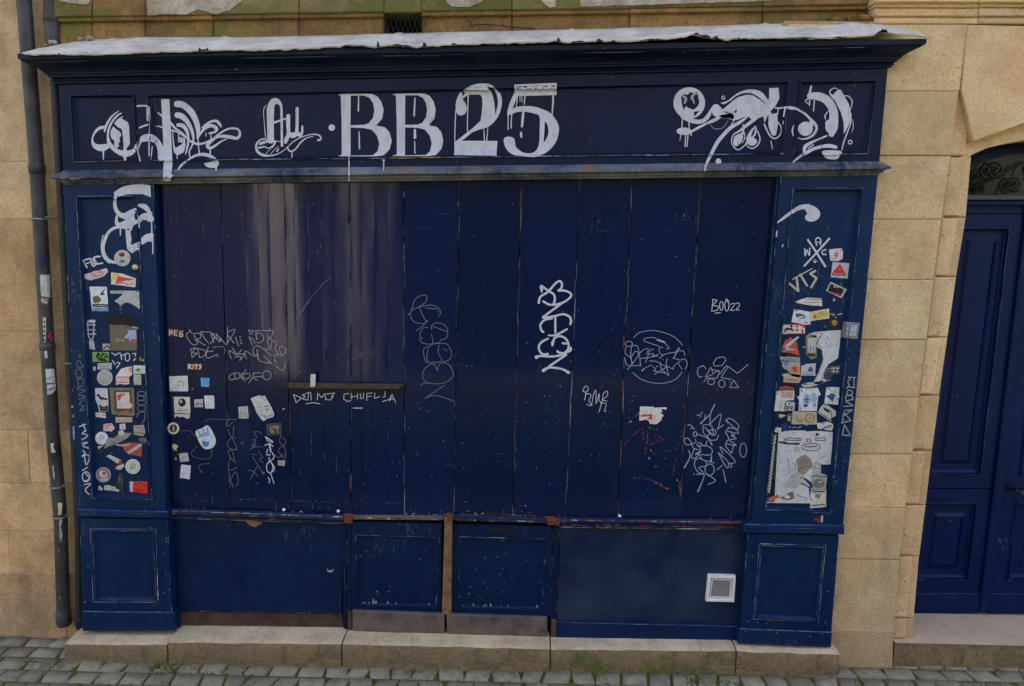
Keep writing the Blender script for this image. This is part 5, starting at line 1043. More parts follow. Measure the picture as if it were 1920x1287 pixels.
# ---------------------------------------------------------------- small fittings
bar_ = empty('security_bar', un(645, 724, YS), 'brown steel security bar bolted across two planked shutters', 'security bar')
BRN = mat_plain('brown_oxidised_steel', S(70, 56, 40), .55, .4, .5, 30, .2, S(36, 28, 22))
mb = MB(); mb.prism(U([(532, 718.5), (757, 721.5), (756.5, 730.5), (533, 728.5)], YS-.034), (0, .03, 0), BRN, 1, .003); mb.build('bar', bar_)
mb = MB()
for x, y in ((537, 723), (752, 726)): c = un(x, y, YS-.036); mb.tube([c+Vector((0, .04, 0)), c, c+Vector((0, -.004, 0))], [.011, .011, .006], IRON, 10); b_ = mb.build('bolt', bar_); mb = MB()
for i, (x, y) in enumerate(((532, 956.5), (634, 959), (1162, 968))):
    mb = MB(); c = un(x, y, YS-.004); mb.tube([c+Vector((0, .006, 0)), c+Vector((0, -.003, 0)), c+Vector((0, -.007, 0))], [.010, .009, .003], ink(190, 186, 176), 12); mb.build('bolt_head', SHUT[(1, 2, 8)[i]])
bell = empty('doorbell', un(255.7, 501.4, 0), 'small round brass doorbell button on the left pilaster', 'doorbell')
mb = MB(); c = un(255.7, 501.4, -.001); mb.tube([c+Vector((0, .003, 0)), c+Vector((0, -.006, 0)), c+Vector((0, -.010, 0))], [.027, .026, .019], IRON, 20); mb.build('plate', bell)
mb = MB(); mb.tube([c+Vector((0, -.006, 0)), c+Vector((0, -.016, 0)), c+Vector((0, -.022, 0)), c+Vector((0, -.025, 0))], [.017, .017, .012, .004], mat_plain('pale_worn_brass', S(170, 156, 120), .35, .4, .3, 40, .1), 18); mb.build('button', bell)
vent = empty('ventilation_grille', un(1352, 1104, YP), 'white plastic ventilation grille low on the wide right-hand base panel', 'ventilation grille')
VW = mat_plain('weathered_white_plastic', S(190, 188, 184), .5, 0, .25, 30, .05); VG = mat_plain('dusty_grey_grille', S(120, 116, 108), .7, 0, .3, 60, .1)
vo_ = [(1328.6, 1079.8), (1380, 1081), (1377, 1130), (1324, 1128.5)]; vi_ = inset(vo_, 5); vj = inset(vo_, 6.5)
mb = MB(); rings(mb, vo_, vi_, YP-.03, [(0, .04), (0, .004), (.12, 0), (.85, 0), (1, .004)], VW); rings(mb, vi_, vj, YP-.03, [(0, .004), (.3, .016), (1, .017)], VW); rings(mb, inset(vo_, 7), inset(vo_, 9), YP-.03, [(0, .018), (0, .008), (1, .008), (1, .02)], VW); mb.build('frame', vent)
mb = MB(); q = inset(vo_, 6.5); mb.face(U(q, YP-.008), DARK)
qi = inset(vo_, 8.7)
for k in range(13):
    t0, t1 = k/13, (k+.62)/13
    l = [(qi[0][0]+(qi[3][0]-qi[0][0])*t, qi[0][1]+(qi[3][1]-qi[0][1])*t) for t in (t0, t1)]; r_ = [(qi[1][0]+(qi[2][0]-qi[1][0])*t, qi[1][1]+(qi[2][1]-qi[1][1])*t) for t in (t0, t1)]
    mb.prism(U([l[0], r_[0], r_[1], l[1]], YP-.020), (0, .006, 0), VG)
for k in range(9):
    t = (k+.3)/9; x0 = qi[0][0]+(qi[1][0]-qi[0][0])*t; x1 = qi[3][0]+(qi[2][0]-qi[3][0])*t; mb.prism(U([(x0, qi[0][1]), (x0+1.4, qi[0][1]), (x1+1.4, qi[2][1]), (x1, qi[2][1])], YP-.019), (0, .004, 0), VG)
mb.build('grille', vent)
# ---------------------------------------------------------------- stickers: each one a thing of its own
W_ = (154, 153, 150); C_ = (152, 142, 124); G_ = (118, 118, 118); K_ = (24, 22, 24); RD = (176, 40, 30); BLU = (40, 78, 130)
def ST(label, k, base, col, *layers, z='S', lift=.0005, group=None):
    mb = MB(); loops = [base] if not (base and isinstance(base[0], (int, float))) else [ell(*base)]
    
    if not isinstance(base[0], (int, float)) and len(base) < 14:
        rj = random.Random(len(label)*7+int(base[0][0])); loops = [[((x-k.x)*k.s, (y-k.y)*k.s) for x, y in ragged([k(p) for p in base], .32, rj)]]
    area(mb, k, loops, z, ink(*col), lift)
    for n, L in enumerate(layers):
        c, kind, dat = L[0], L[1], L[2:]; l = lift+.00022*(n+1)
        if kind == 'p': area(mb, k, [dat[0]], z, ink(*c), l)
        elif kind == 'c': area(mb, k, [ell(*dat)], z, ink(*c), l)
        elif kind == 'o': stroke(mb, k, loop(*dat[:4]), dat[4], z, ink(*c), True, l)
        elif kind == 's':
            for st in dat[1:]: stroke(mb, k, st, dat[0], z, ink(*c), False, l)
    cx = sum(p[0] for p in loops[0])/len(loops[0]); cy = sum(p[1] for p in loops[0])/len(loops[0]); p = k((cx, cy))
    o = mb.build('sticker', None, un(p[0], p[1], drape(z, *p)))
    return tag(o, label, 'sticker', group or GRP[0])
GRP = ['stickers on the left pilaster']
def LN(x0, x1, y, n, dy, w, c): return (c, 's', w)+tuple([(x0, y+i*dy), (x1-(i % 2)*(x1-x0)*.2, y+i*dy)] for i in range(n))
def rnddots(seed, x0, y0, x1, y1, n, r, c):
    rr = random.Random(seed); return [(c, 'c', rr.uniform(x0, x1), rr.uniform(y0, y1), r*rr.uniform(.6, 1.3), r*rr.uniform(.5, 1.2), 7) for _ in range(n)]
# left pilaster
ST('round white sticker with a tiny red and dark face, below the white hoops', cP, (555, 705, 66), W_, ((120, 50, 40), 'c', 550, 676, 25, 18), (K_, 'c', 552, 684, 10, 9), ((60, 70, 90), 'c', 556, 731, 20, 9), z='PL')
ST('pinkish torn label with a red oval scribble, under the tag FDC', cP, [(250, 835), (430, 785), (442, 815), (410, 850), (300, 885), (255, 872)], (176, 160, 158), ((150, 70, 70), 'o', 350, 828, 45, 22, 6), ((150, 70, 70), 's', 5, [(320, 830), (380, 820)]), z='PL')
ST('torn yellow and red label right under the doorbell', cP, [(465, 820), (560, 830), (665, 870), (660, 940), (465, 915)], (184, 176, 170), ((190, 160, 60), 'p', [(475, 825), (530, 835), (560, 890), (475, 880)]), ((178, 58, 42), 'p', [(520, 850), (655, 878), (560, 890), (500, 905)]), ((180, 90, 80), 's', 8, [(500, 910), (560, 900), (600, 920), (650, 905)]), z='PL')
ST('white rectangular sticker with a dark bird and a blue strip', cP, [(290, 935), (430, 935), (445, 1130), (312, 1130)], (180, 184, 184), ((30, 50, 100), 'p', [(372, 1000), (420, 940), (402, 985), (418, 1000), (395, 1003)]), ((90, 84, 50), 'p', sm([(318, 1020), (360, 1010), (385, 1048), (330, 1066)])), ((30, 48, 70), 'p', [(315, 1072), (438, 1075), (440, 1100), (318, 1098)]), ((70, 110, 160), 'p', [(318, 1106), (443, 1106), (444, 1128), (320, 1128)]), (W_, 's', 5, [(330, 1085), (425, 1088)], [(330, 1117), (360, 1117)], [(375, 1117), (430, 1117)]), z='PL')
ST('torn white paper scrap shaped like an arrow, right of the bird sticker', cP, [(455, 968), (600, 966), (690, 970), (695, 1115), (650, 1085), (620, 1070), (600, 1062), (570, 1065), (540, 1090), (525, 1070), (490, 1050), (520, 1030), (555, 1000), (560, 990), (460, 990)], W_, ((60, 64, 76), 's', 6, [(470, 980), (480, 980)], [(500, 978), (520, 980)], [(545, 980), (560, 976)]), z='PL')
ST('large scorched brown sticker with a black top and pale blue corner', cQ, [(610, 60), (700, 40), (800, 58), (945, 105), (945, 370), (630, 372)], (92, 84, 74), (K_, 'p', [(560, -30), (690, -62), (860, -55), (945, 20), (900, 40), (830, 66), (760, 60), (690, 66), (570, 40)]), ((130, 150, 170), 'p', [(835, 130), (930, 120), (942, 240), (850, 255)]), ((160, 70, 60), 'p', [(870, 232), (940, 232), (935, 272), (862, 270)]), ((150, 130, 50), 's', 12, [(690, 230), (790, 260)], [(695, 265), (780, 235)]), (W_, 'p', [(790, 215), (840, 160), (850, 200), (820, 230)]), (W_, 's', 14, [(890, 85), (955, 100)]), z='PL')
ST('tiny white label left of the scorched brown sticker', cQ, [(365, 250), (425, 250), (440, 362), (370, 350)], W_, (G_, 's', 5, [(385, 280), (410, 275)], [(385, 320), (400, 322)]), z='PL')
ST('tiny beige sticker with a dark diagonal, at the corner of the scorched one', cQ, [(530, 290), (612, 288), (626, 362), (535, 372)], C_, ((50, 34, 28), 's', 14, [(540, 350), (590, 310), (615, 345)]), z='PL')
ST('green sticker with dark blotches', cQ, [(405, 390), (610, 390), (606, 505), (410, 508)], (104, 138, 70), *rnddots(3, 430, 410, 590, 490, 14, 18, (26, 40, 26)), z='PL')
ST('grey striped label directly above the round target sticker', cQ, [(470, 525), (640, 520), (640, 600), (465, 602)], (150, 152, 160), LN(485, 625, 545, 3, 20, 5, (90, 92, 104)), z='PL')
ST('tiny white square left of the grey striped label', cQ, [(415, 565), (446, 565), (446, 612), (414, 612)], W_, z='PL')
ST('round white sticker with concentric target rings', cQ, (557, 697, 95), W_, ((130, 124, 120), 'o', 557, 697, 70, 70, 6), ((140, 120, 110), 'o', 557, 697, 48, 48, 8), ((126, 122, 120), 'o', 557, 697, 22, 22, 7), z='PL')
ST('torn white label with two red stripes, right of the target sticker', cQ, [(690, 680), (712, 650), (750, 590), (830, 565), (885, 565), (885, 665), (850, 690), (855, 775), (800, 782), (740, 772), (692, 788)], (186, 176, 170), ((172, 60, 50), 's', 12, [(700, 692), (845, 690)], [(700, 752), (840, 750)]), (G_, 's', 5, [(700, 722), (840, 720)]), ((190, 110, 80), 'p', [(845, 580), (880, 575), (875, 640), (850, 620)]), z='PL')
ST('small pale sticker with a green blob', cQ, [(900, 550), (1042, 548), (1042, 650), (902, 652)], (176, 180, 170), ((90, 116, 70), 'p', sm([(920, 605), (970, 580), (1010, 595), (970, 625)])), z='PL')
ST('small white label just below the green blob sticker', cQ, [(905, 660), (995, 660), (1000, 785), (906, 782)], W_, (G_, 's', 5, [(930, 690), (950, 740)], [(960, 700), (985, 715)]), z='PL')
ST('grey white sticker with a black flying bird and a brown foot', cQ, [(440, 825), (590, 825), (606, 1110), (492, 1112), (472, 1030), (445, 965)], (164, 164, 168), (K_, 'p', [(450, 912), (488, 888), (500, 925), (590, 950), (590, 968), (500, 962), (480, 930)]), ((66, 50, 40), 'p', [(485, 1020), (540, 1050), (600, 1030), (604, 1106), (500, 1105)]), z='PL')
ST('small white label with red and green marks, below the black bird sticker', cQ, [(445, 1120), (565, 1125), (570, 1187), (450, 1172)], (176, 174, 166), ((170, 60, 50), 's', 10, [(460, 1140), (500, 1142)]), ((80, 120, 70), 's', 14, [(530, 1150), (555, 1152)]), z='PL')
ST('square olive framed sticker with a pale red printed middle', cQ, [(610, 820), (910, 820), (916, 1162), (640, 1142)], (104, 94, 72), ((70, 64, 50), 'p', [(660, 850), (880, 850), (888, 1120), (680, 1110)]), ((176, 166, 158), 'p', [(695, 875), (850, 875), (860, 1000), (895, 1030), (870, 1070), (705, 1070)]), ((178, 60, 62), 'p', [(705, 910), (760, 885), (815, 900), (760, 920), (740, 975), (710, 975)]), ((150, 80, 70), 'p', [(740, 1110), (850, 1090), (850, 1135), (730, 1125)]), z='PL')
ST('cream strip label below the square olive framed sticker', cQ, [(685, 1175), (890, 1175), (886, 1235), (690, 1242)], C_, ((150, 110, 100), 'c', 725, 1205, 9, 14), (G_, 's', 6, [(800, 1195), (820, 1220)]), z='PL')
ST('small crumpled pink sticker above the plain white disc', cR, [(540, 100), (640, 90), (680, 150), (640, 190), (540, 185)], (178, 158, 152), ((170, 60, 54), 's', 12, [(555, 120), (630, 105)], [(560, 150), (600, 130)]), z='PL')
ST('tiny square pink and white sticker below the cream strip', cR, [(735, 100), (806, 100), (806, 166), (735, 166)], (180, 170, 170), ((140, 70, 70), 's', 10, [(765, 120), (780, 140)]), z='PL')
ST('plain round white sticker with a small grey ring in its middle', cR, (518, 270, 78), (180, 180, 186), ((100, 104, 118), 'o', 520, 258, 24, 20, 8), z='PL')
ST('crumpled beige sticker at the right edge of the left pilaster', cR, [(905, 115), (1030, 108), (1050, 200), (1020, 246), (905, 226)], (140, 134, 120), ((90, 86, 80), 's', 8, [(920, 140), (1030, 150)], [(920, 200), (1020, 215)]), z='PL')
ST('ragged grey paper strip slanting beside the plain white disc', cR, [(500, 420), (500, 395), (560, 350), (600, 258), (660, 270), (720, 230), (770, 200), (880, 210), (830, 270), (740, 320), (620, 370)], (120, 118, 112), ((160, 156, 140), 'c', 755, 205, 38, 34), ((80, 80, 80), 's', 6, [(540, 400), (740, 300)], [(640, 290), (660, 330)], [(690, 260), (710, 300)]), z='PL')
ST('torn red sticker crossed by a white strip', cR, [(750, 340), (850, 322), (960, 328), (1005, 360), (1000, 492), (880, 470), (800, 432), (780, 380)], (138, 68, 58), (W_, 'p', [(820, 440), (990, 332), (1012, 358), (850, 462)]), ((90, 50, 46), 's', 10, [(900, 450), (980, 440)]), ((160, 150, 140), 's', 14, [(700, 350), (760, 360), (850, 350)]), z='PL')
ST('small yellowish scrap at the end of the ragged grey strip', cR, [(470, 365), (560, 358), (550, 392), (512, 420), (472, 392)], (150, 142, 104), z='PL')
ST('narrow white sticker with a red end, slanting down', cR, [(572, 485), (612, 468), (755, 535), (762, 570), (700, 572)], W_, ((150, 40, 34), 'p', [(735, 530), (765, 548), (760, 580), (720, 575)]), z='PL')
ST('small white angular scrap left of the round cream badge', cR, [(685, 640), (700, 615), (780, 578), (796, 610), (742, 655)], W_, ((140, 40, 36), 's', 10, [(700, 605), (730, 590)]), z='PL')
ST('round cream badge sticker with a tan ring', cR, (895, 612, 90), (182, 180, 170), ((150, 138, 104), 'o', 895, 612, 68, 68, 9), ((146, 142, 130), 'p', sm([(850, 590), (900, 560), (940, 600), (910, 650), (860, 640)])), z='PL')
ST('round grey sticker with a red and white centre and a notch', cR, (540, 712, 92), (128, 128, 132), ((70, 70, 74), 'o', 540, 712, 66, 66, 12), ((180, 166, 160), 'c', 535, 698, 44, 40), ((160, 66, 50), 'c', 548, 692, 26, 26), (W_, 'p', [(495, 762), (592, 748), (600, 780), (512, 802)]), (K_, 's', 5, [(520, 775), (530, 790)], [(555, 765), (560, 785)]), z='PL')
ST('black frayed scrap hanging beside the red block sticker', cR, [(690, 820), (715, 740), (745, 675), (780, 740), (800, 760), (775, 850), (790, 960), (760, 940), (720, 850)], (46, 42, 46), (G_, 's', 4, [(720, 760), (770, 780)], [(740, 700), (730, 800)]), z='PL')
ST('torn white strip with dark specks near the bottom of the left pilaster', cR, [(550, 842), (602, 835), (640, 850), (690, 858), (690, 880), (730, 890), (726, 916), (640, 905), (550, 897)], W_, *rnddots(5, 570, 850, 700, 895, 6, 7, (70, 70, 80)), z='PL')
ST('small white scrap with a bite out of it, left of the torn strip', cR, [(480, 845), (510, 848), (512, 865), (532, 868), (532, 900), (480, 896)], W_, z='PL')
ST('bright red rectangular sticker with black dots and a white edge', cR, [(856, 792), (1076, 790), (1070, 937), (860, 916)], (186, 44, 30), (W_, 'p', [(856, 792), (896, 792), (896, 919), (860, 916)]), *[(K_, 'c', x, y, 10, 11, 8) for x, y in ((930, 825), (975, 815), (1030, 840), (910, 890), (960, 900), (1010, 905))], z='PL')
ST('small grey scrap at the right edge, below the crumpled beige sticker', cR, [(960, 275), (1040, 260), (1072, 310), (1030, 336), (970, 302)], (84, 86, 86), z='PL')
ST('tiny dark blue and white square near the ring of grey zeros', cQ, [(890, 440), (1035, 435), (1035, 500), (895, 505)], (44, 34, 30), ((170, 160, 140), 's', 16, [(905, 490), (925, 470)], [(985, 460), (990, 490)], [(1020, 480), (1024, 495)]), z='PL')
# right pilaster
GRP[0] = 'stickers on the right pilaster'
ST('pinkish white sticker with a blue scribble, right of the crossed lines', cM, [(785, 165), (920, 148), (940, 185), (935, 270), (890, 292), (800, 286)], (178, 166, 164), ((40, 50, 90), 's', 9, [(880, 195), (845, 210), (850, 235), (880, 225), (885, 200), (860, 265)]), ((160, 40, 50), 'c', 912, 172, 9, 9), z='PR')
ST('white square sticker with a red triangle over a dark bar', cM, [(825, 300), (1012, 316), (990, 485), (804, 470)], W_, ((180, 30, 34), 'p', [(818, 425), (908, 320), (968, 428)]), ((40, 30, 34), 'p', [(818, 428), (972, 424), (966, 452), (818, 446)]), (W_, 's', 9, [(835, 432), (958, 432)]), ((200, 120, 110), 'c', 905, 382, 9, 9), z='PR')
ST('tilted white bordered sticker with a black picture', cM, [(805, 518), (985, 600), (922, 700), (752, 618)], W_, ((26, 20, 22), 'p', [(806, 540), (960, 606), (912, 680), (770, 618)]), ((130, 36, 36), 'p', [(790, 620), (925, 650), (910, 672), (790, 628)]), ((130, 140, 110), 'c', 850, 572, 16, 10), ((130, 140, 110), 'c', 880, 580, 10, 9), (W_, 'p', [(935, 612), (962, 600), (945, 625)]), z='PR')
ST('long white sticker pointed at its left end like a bullet', cM, [(425, 737), (470, 715), (540, 694), (705, 700), (712, 786), (560, 776), (430, 748)], (182, 172, 168), ((160, 116, 106), 's', 14, [(530, 712), (700, 712)]), ((120, 92, 86), 's', 7, [(510, 740), (690, 748)]), z='PR')
ST('white sticker with a dark slate blue blot, left of the yellow one', cM, [(400, 818), (590, 850), (582, 985), (520, 990), (374, 962)], (178, 178, 180), ((54, 72, 92), 'p', sm([(425, 870), (480, 868), (530, 900), (500, 925), (430, 905)])), ((160, 164, 172), 'c', 480, 905, 34, 10), (K_, 's', 8, [(400, 830), (440, 838)], [(520, 960), (555, 972)]), z='PR')
ST('yellowish sticker with a red spot', cM, [(582, 850), (786, 810), (790, 920), (582, 950)], (178, 168, 138), ((164, 150, 84), 'p', [(605, 860), (770, 826), (775, 905), (605, 930)]), ((168, 50, 44), 'c', 630, 900, 17, 15), *rnddots(9, 670, 850, 760, 900, 5, 8, (110, 104, 50)), z='PR')
ST('dark brown sticker with a golden spot, under small pale scraps', cM, [(765, 992), (788, 925), (880, 925), (895, 1000), (822, 1032)], (44, 34, 30), ((130, 108, 60), 'p', sm([(825, 940), (880, 955), (850, 1002), (820, 980)])), (C_, 's', 10, [(805, 872), (850, 880)], [(880, 880), (930, 868)], [(855, 905), (862, 915)]), z='PR')
ST('red and white chequered label with black blots', cM, [(280, 985), (522, 985), (522, 1090), (275, 1097)], (182, 172, 168), ((170, 60, 54), 'p', [(440, 985), (522, 985), (522, 1030)]), ((170, 60, 54), 's', 9, [(280, 990), (520, 990)], [(280, 1090), (520, 1086)]), *rnddots(12, 295, 1005, 500, 1075, 18, 13, (34, 30, 34)), z='PR')
ST('square silver framed sticker at the right edge of the right pilaster', cM, [(945, 955), (1125, 970), (1096, 1146), (918, 1130)], (110, 110, 114), ((150, 150, 156), 'p', [(968, 990), (1095, 1000), (1080, 1112), (955, 1105)]), ((110, 110, 116), 's', 8, [(985, 1010), (1070, 1012)], [(985, 1060), (1030, 1085), (1070, 1075)]), z='PR')
ST('rust red sticker with a white slanting cross', cN, [(250, 60), (290, -25), (330, -22), (345, -60), (430, 10), (468, 182), (330, 150), (240, 142), (262, 100)], (150, 66, 46), (W_, 'p', [(240, 82), (440, -60), (468, -52), (320, 84), (440, 110), (330, 120), (240, 142)]), ((40, 26, 28), 's', 12, [(250, 165), (460, 190)]), z='PR')
ST('narrow grey band label below the red cross sticker', cN, [(220, 195), (475, 205), (470, 252), (225, 250)], (128, 132, 142), LN(245, 440, 220, 2, 18, 5, (70, 74, 90)), z='PR')
ST('torn beige and blue sticker with a small red flame', cN, [(240, 260), (476, 258), (476, 462), (330, 440), (330, 380), (270, 350)], (148, 130, 118), ((80, 110, 150), 'p', [(260, 262), (345, 262), (300, 330), (270, 310)]), (W_, 'p', [(240, 262), (268, 262), (285, 330), (250, 330)]), ((170, 60, 40), 'p', [(365, 330), (430, 315), (440, 380), (400, 400)]), ((176, 120, 50), 's', 12, [(440, 330), (455, 400)]), z='PR')
ST('torn pinkish scrap below the flame sticker', cN, [(240, 418), (330, 408), (480, 430), (490, 480), (462, 530), (370, 530), (262, 520), (270, 460)], (160, 136, 122), ((120, 60, 50), 's', 10, [(290, 480), (440, 500)]), (W_, 's', 12, [(280, 440), (360, 430)]), ((30, 24, 24), 's', 20, [(270, 535), (440, 560)]), z='PR')
ST('white sticker with a dark blue drop shape', cN, [(490, 318), (560, 290), (672, 278), (668, 440), (484, 436)], W_, ((44, 70, 100), 'p', sm([(610, 320), (640, 370), (610, 390), (575, 372)])), ((110, 140, 170), 'p', [(560, 405), (655, 400), (650, 430), (490, 428)]), z='PR')
ST('big dripping white torn poster on the right pilaster', cY, [(530, 440), (560, 420), (610, 408), (740, 396), (880, 388), (875, 430), (862, 560), (848, 680), (790, 720), (748, 745), (720, 790), (700, 870), (720, 905), (775, 912), (700, 930), (640, 962), (585, 945), (620, 890), (640, 830), (680, 740), (695, 680), (680, 600), (620, 560), (622, 470)], (168, 168, 168), ((130, 104, 60), 's', 8, [(560, 430), (690, 420), (640, 490), (625, 540)], [(680, 620), (690, 700), (640, 840), (590, 930)]), ((60, 58, 64), 's', 7, [(660, 450), (625, 520), (670, 580)], [(735, 460), (750, 495)], [(700, 880), (640, 950)]), *rnddots(21, 690, 520, 820, 680, 6, 5, (60, 60, 64)), z='PR')
ST('olive edged sticker with pale drips, at the left of the big torn poster', cY, [(508, 440), (622, 440), (622, 680), (570, 700), (512, 650)], (112, 104, 66), (W_, 'p', [(530, 470), (618, 470), (615, 600), (600, 630), (530, 622)]), ((110, 120, 134), 's', 10, [(560, 550), (560, 620)], [(590, 560), (590, 630)]), ((44, 36, 34), 's', 26, [(535, 650), (600, 650)]), z='PR')
ST('dark grey bottle-like sticker with white bars, right of the poster tail', cY, [(690, 850), (712, 800), (745, 768), (872, 760), (868, 850), (800, 846), (745, 920), (702, 900)], (54, 58, 68), (W_, 's', 9, [(775, 790), (860, 790)], [(775, 820), (850, 826)], [(800, 780), (800, 836)], [(840, 780), (840, 836)]), ((110, 110, 112), 's', 8, [(705, 850), (730, 800), (860, 770)]), z='PR')
ST('thin yellow and blue sticker slanting under the poster tail', cY, [(455, 966), (520, 940), (600, 935), (700, 918), (712, 932), (620, 972), (500, 992)], (136, 150, 160), ((176, 160, 60), 'p', [(500, 975), (560, 945), (590, 985), (540, 990)]), ((50, 84, 130), 'p', [(470, 966), (520, 944), (530, 960)]), z='PR')
ST('small torn red strip at the left edge of the right pilaster', cN, [(205, 620), (215, 580), (320, 570), (390, 596), (400, 625)], (150, 60, 48), ((110, 40, 36), 's', 10, [(230, 600), (370, 608)]), z='PR')
ST('pale torn leaflet with a tan printed top', cN, [(180, 630), (402, 630), (396, 750), (300, 752), (282, 892), (145, 886)], (172, 170, 168), ((150, 124, 104), 'p', [(240, 640), (390, 640), (380, 722), (240, 712)]), (W_, 's', 12, [(260, 690), (290, 640), (300, 700)]), ((120, 128, 144), 's', 5, [(185, 745), (260, 748)]), z='PR')
ST('small white square sticker with a dark cross of dots', cN, [(285, 765), (412, 776), (402, 886), (270, 880)], W_, *[(K_, 'c', x, y, 13, 12, 7) for x, y in ((336, 800), (308, 832), (340, 838), (372, 832), (316, 856), (366, 858))], z='PR')
ST('large white sticker with two pale blue figures', cN, [(470, 592), (545, 602), (700, 592), (738, 680), (705, 700), (690, 886), (455, 886), (465, 760), (440, 710), (466, 690)], (172, 176, 180), ((130, 146, 166), 'c', 560, 740, 48, 76), ((130, 146, 166), 'c', 650, 720, 40, 66), ((36, 64, 120), 's', 14, [(560, 700), (560, 790)], [(530, 740), (590, 740)]), ((30, 44, 70), 'p', [(515, 805), (580, 810), (560, 836), (520, 830)]), ((30, 44, 70), 'p', [(640, 820), (670, 780), (670, 830)]), ((150, 50, 44), 's', 14, [(490, 610), (498, 640)]), (K_, 's', 12, [(475, 862), (482, 850)]), z='PR')
ST('white sticker with a blue and green print, at the right side', cN, [(810, 585), (976, 585), (970, 690), (980, 710), (962, 720), (960, 806), (780, 796)], (178, 180, 178), ((50, 66, 110), 'p', [(815, 700), (880, 660), (930, 690), (900, 740), (890, 775), (850, 735)]), ((110, 140, 120), 's', 12, [(840, 610), (880, 640), (930, 625)]), ((60, 110, 100), 's', 8, [(845, 668), (925, 668)], [(905, 650), (900, 700)]), (K_, 'c', 818, 700, 11, 10), (K_, 'c', 832, 600, 10, 8), z='PR')
ST('crumpled white and black folded sticker', cN, [(735, 840), (770, 800), (830, 820), (932, 890), (932, 950), (870, 975), (870, 1025), (700, 912)], (160, 160, 158), ((28, 26, 28), 'p', [(770, 835), (850, 880), (850, 915), (780, 880)]), ((60, 56, 54), 's', 10, [(720, 905), (860, 1000)], [(860, 880), (880, 960)]), ((120, 110, 84), 's', 8, [(770, 810), (880, 890)]), z='PR')
ST('black label with a white arrow-like mark', cN, [(150, 895), (382, 890), (365, 1022), (250, 1020), (150, 1012)], (20, 18, 24), (W_, 'p', [(168, 962), (222, 925), (300, 945), (230, 978)]), ((150, 130, 110), 'p', [(322, 920), (366, 930), (350, 1022), (315, 1010)]), ((60, 60, 110), 'c', 342, 935, 18, 18), z='PR')
ST('cream sticker with two tan coins', cN, [(380, 890), (687, 900), (686, 1060), (365, 1056)], C_, ((130, 114, 70), 'c', 462, 980, 44, 52), (C_, 'p', [(455, 925), (510, 960), (480, 1000), (440, 1010)]), ((130, 114, 70), 's', 8, [(440, 990), (490, 950)]), ((130, 112, 84), 'c', 600, 980, 70, 64), ((160, 136, 110), 'c', 602, 980, 44, 42), ((130, 96, 76), 'p', [(590, 960), (620, 980), (590, 1000)]), z='PR')
ST('small white corner scrap above the striped black lettering strip', cN, [(165, 1095), (238, 1100), (236, 1172), (150, 1152)], (164, 164, 164), z='PR')
ST('blue inked scrawl sticker between the black label and the large poster', cN, [(170, 1035), (236, 1040), (320, 1040), (330, 1075), (500, 1075), (500, 1115), (330, 1112), (320, 1150), (250, 1170), (235, 1100), (175, 1090)], (20, 26, 66), ((50, 60, 120), 's', 10, [(250, 1060), (300, 1110), (260, 1150)], [(310, 1050), (260, 1110)]), ((150, 152, 164), 's', 7, [(340, 1080), (345, 1105)], [(380, 1100), (420, 1092)], [(440, 1104), (495, 1082)]), z='PR')
ST('torn white scrap with brown and dark blue marks', cN, [(690, 1035), (740, 1040), (820, 1018), (880, 1040), (902, 1072), (880, 1140), (790, 1125), (700, 1112)], (168, 166, 164), ((110, 96, 78), 'p', [(780, 1085), (880, 1060), (870, 1090), (800, 1105)]), ((30, 40, 90), 's', 16, [(720, 1135), (790, 1105)]), ((26, 26, 30), 'p', [(740, 1050), (790, 1040), (770, 1060)]), z='PR')
ST('very large white poster with grey figures and oval emblems', cO, [(275, 425), (330, 408), (380, 402), (500, 402), (520, 412), (600, 405), (742, 416), (735, 560), (722, 695), (640, 695), (640, 760), (565, 800), (535, 900), (548, 1030), (240, 1028), (244, 920), (250, 800), (262, 600)], (168, 167, 168),
   ((120, 112, 102), 'p', [(430, 650), (465, 622), (510, 610), (545, 640), (560, 665), (568, 720), (530, 745), (510, 775), (470, 792), (440, 770), (440, 725)]), ((150, 146, 138), 'p', [(372, 790), (450, 760), (500, 800), (480, 860), (430, 900), (330, 892), (300, 862), (350, 850)]), ((120, 112, 100), 's', 6, [(430, 660), (420, 730), (355, 775)]), ((90, 84, 78), 's', 8, [(440, 740), (540, 700)], [(490, 640), (520, 690)]),
   ((40, 40, 46), 'o', 555, 545, 80, 33, 6), ((60, 60, 64), 's', 8, [(500, 545), (520, 535), (545, 548), (570, 535), (605, 545)]), ((44, 44, 50), 's', 6, [(320, 485), (360, 465), (470, 472), (470, 488), (320, 485)], [(595, 470), (680, 465), (680, 488), (595, 488), (595, 470)]), ((30, 30, 40), 'p', [(275, 495), (340, 500), (360, 510), (455, 508), (455, 526), (340, 522), (275, 508)]), ((110, 50, 44), 's', 7, [(520, 495), (520, 475), (548, 475), (548, 495)], [(512, 496), (526, 496)], [(542, 496), (556, 496)]), ((110, 70, 66), 'o', 434, 565, 17, 15, 5), ((150, 130, 90), 'o', 405, 425, 10, 10, 4), ((30, 34, 60), 'c', 608, 436, 14, 13, 8),
   ((96, 92, 70), 'p', [(290, 978), (340, 965), (365, 935), (402, 930), (412, 988), (360, 1002), (310, 995)]), ((190, 188, 184), 'c', 350, 975, 24, 14), ((60, 60, 70), 's', 5, [(335, 578), (345, 580)], [(370, 582), (382, 584)], [(350, 640), (365, 670)], [(400, 680), (410, 690)]), ((120, 130, 150), 's', 7, [(360, 660), (370, 740)], [(440, 960), (520, 990)], [(640, 640), (680, 620)]), z='PR', lift=.0008)
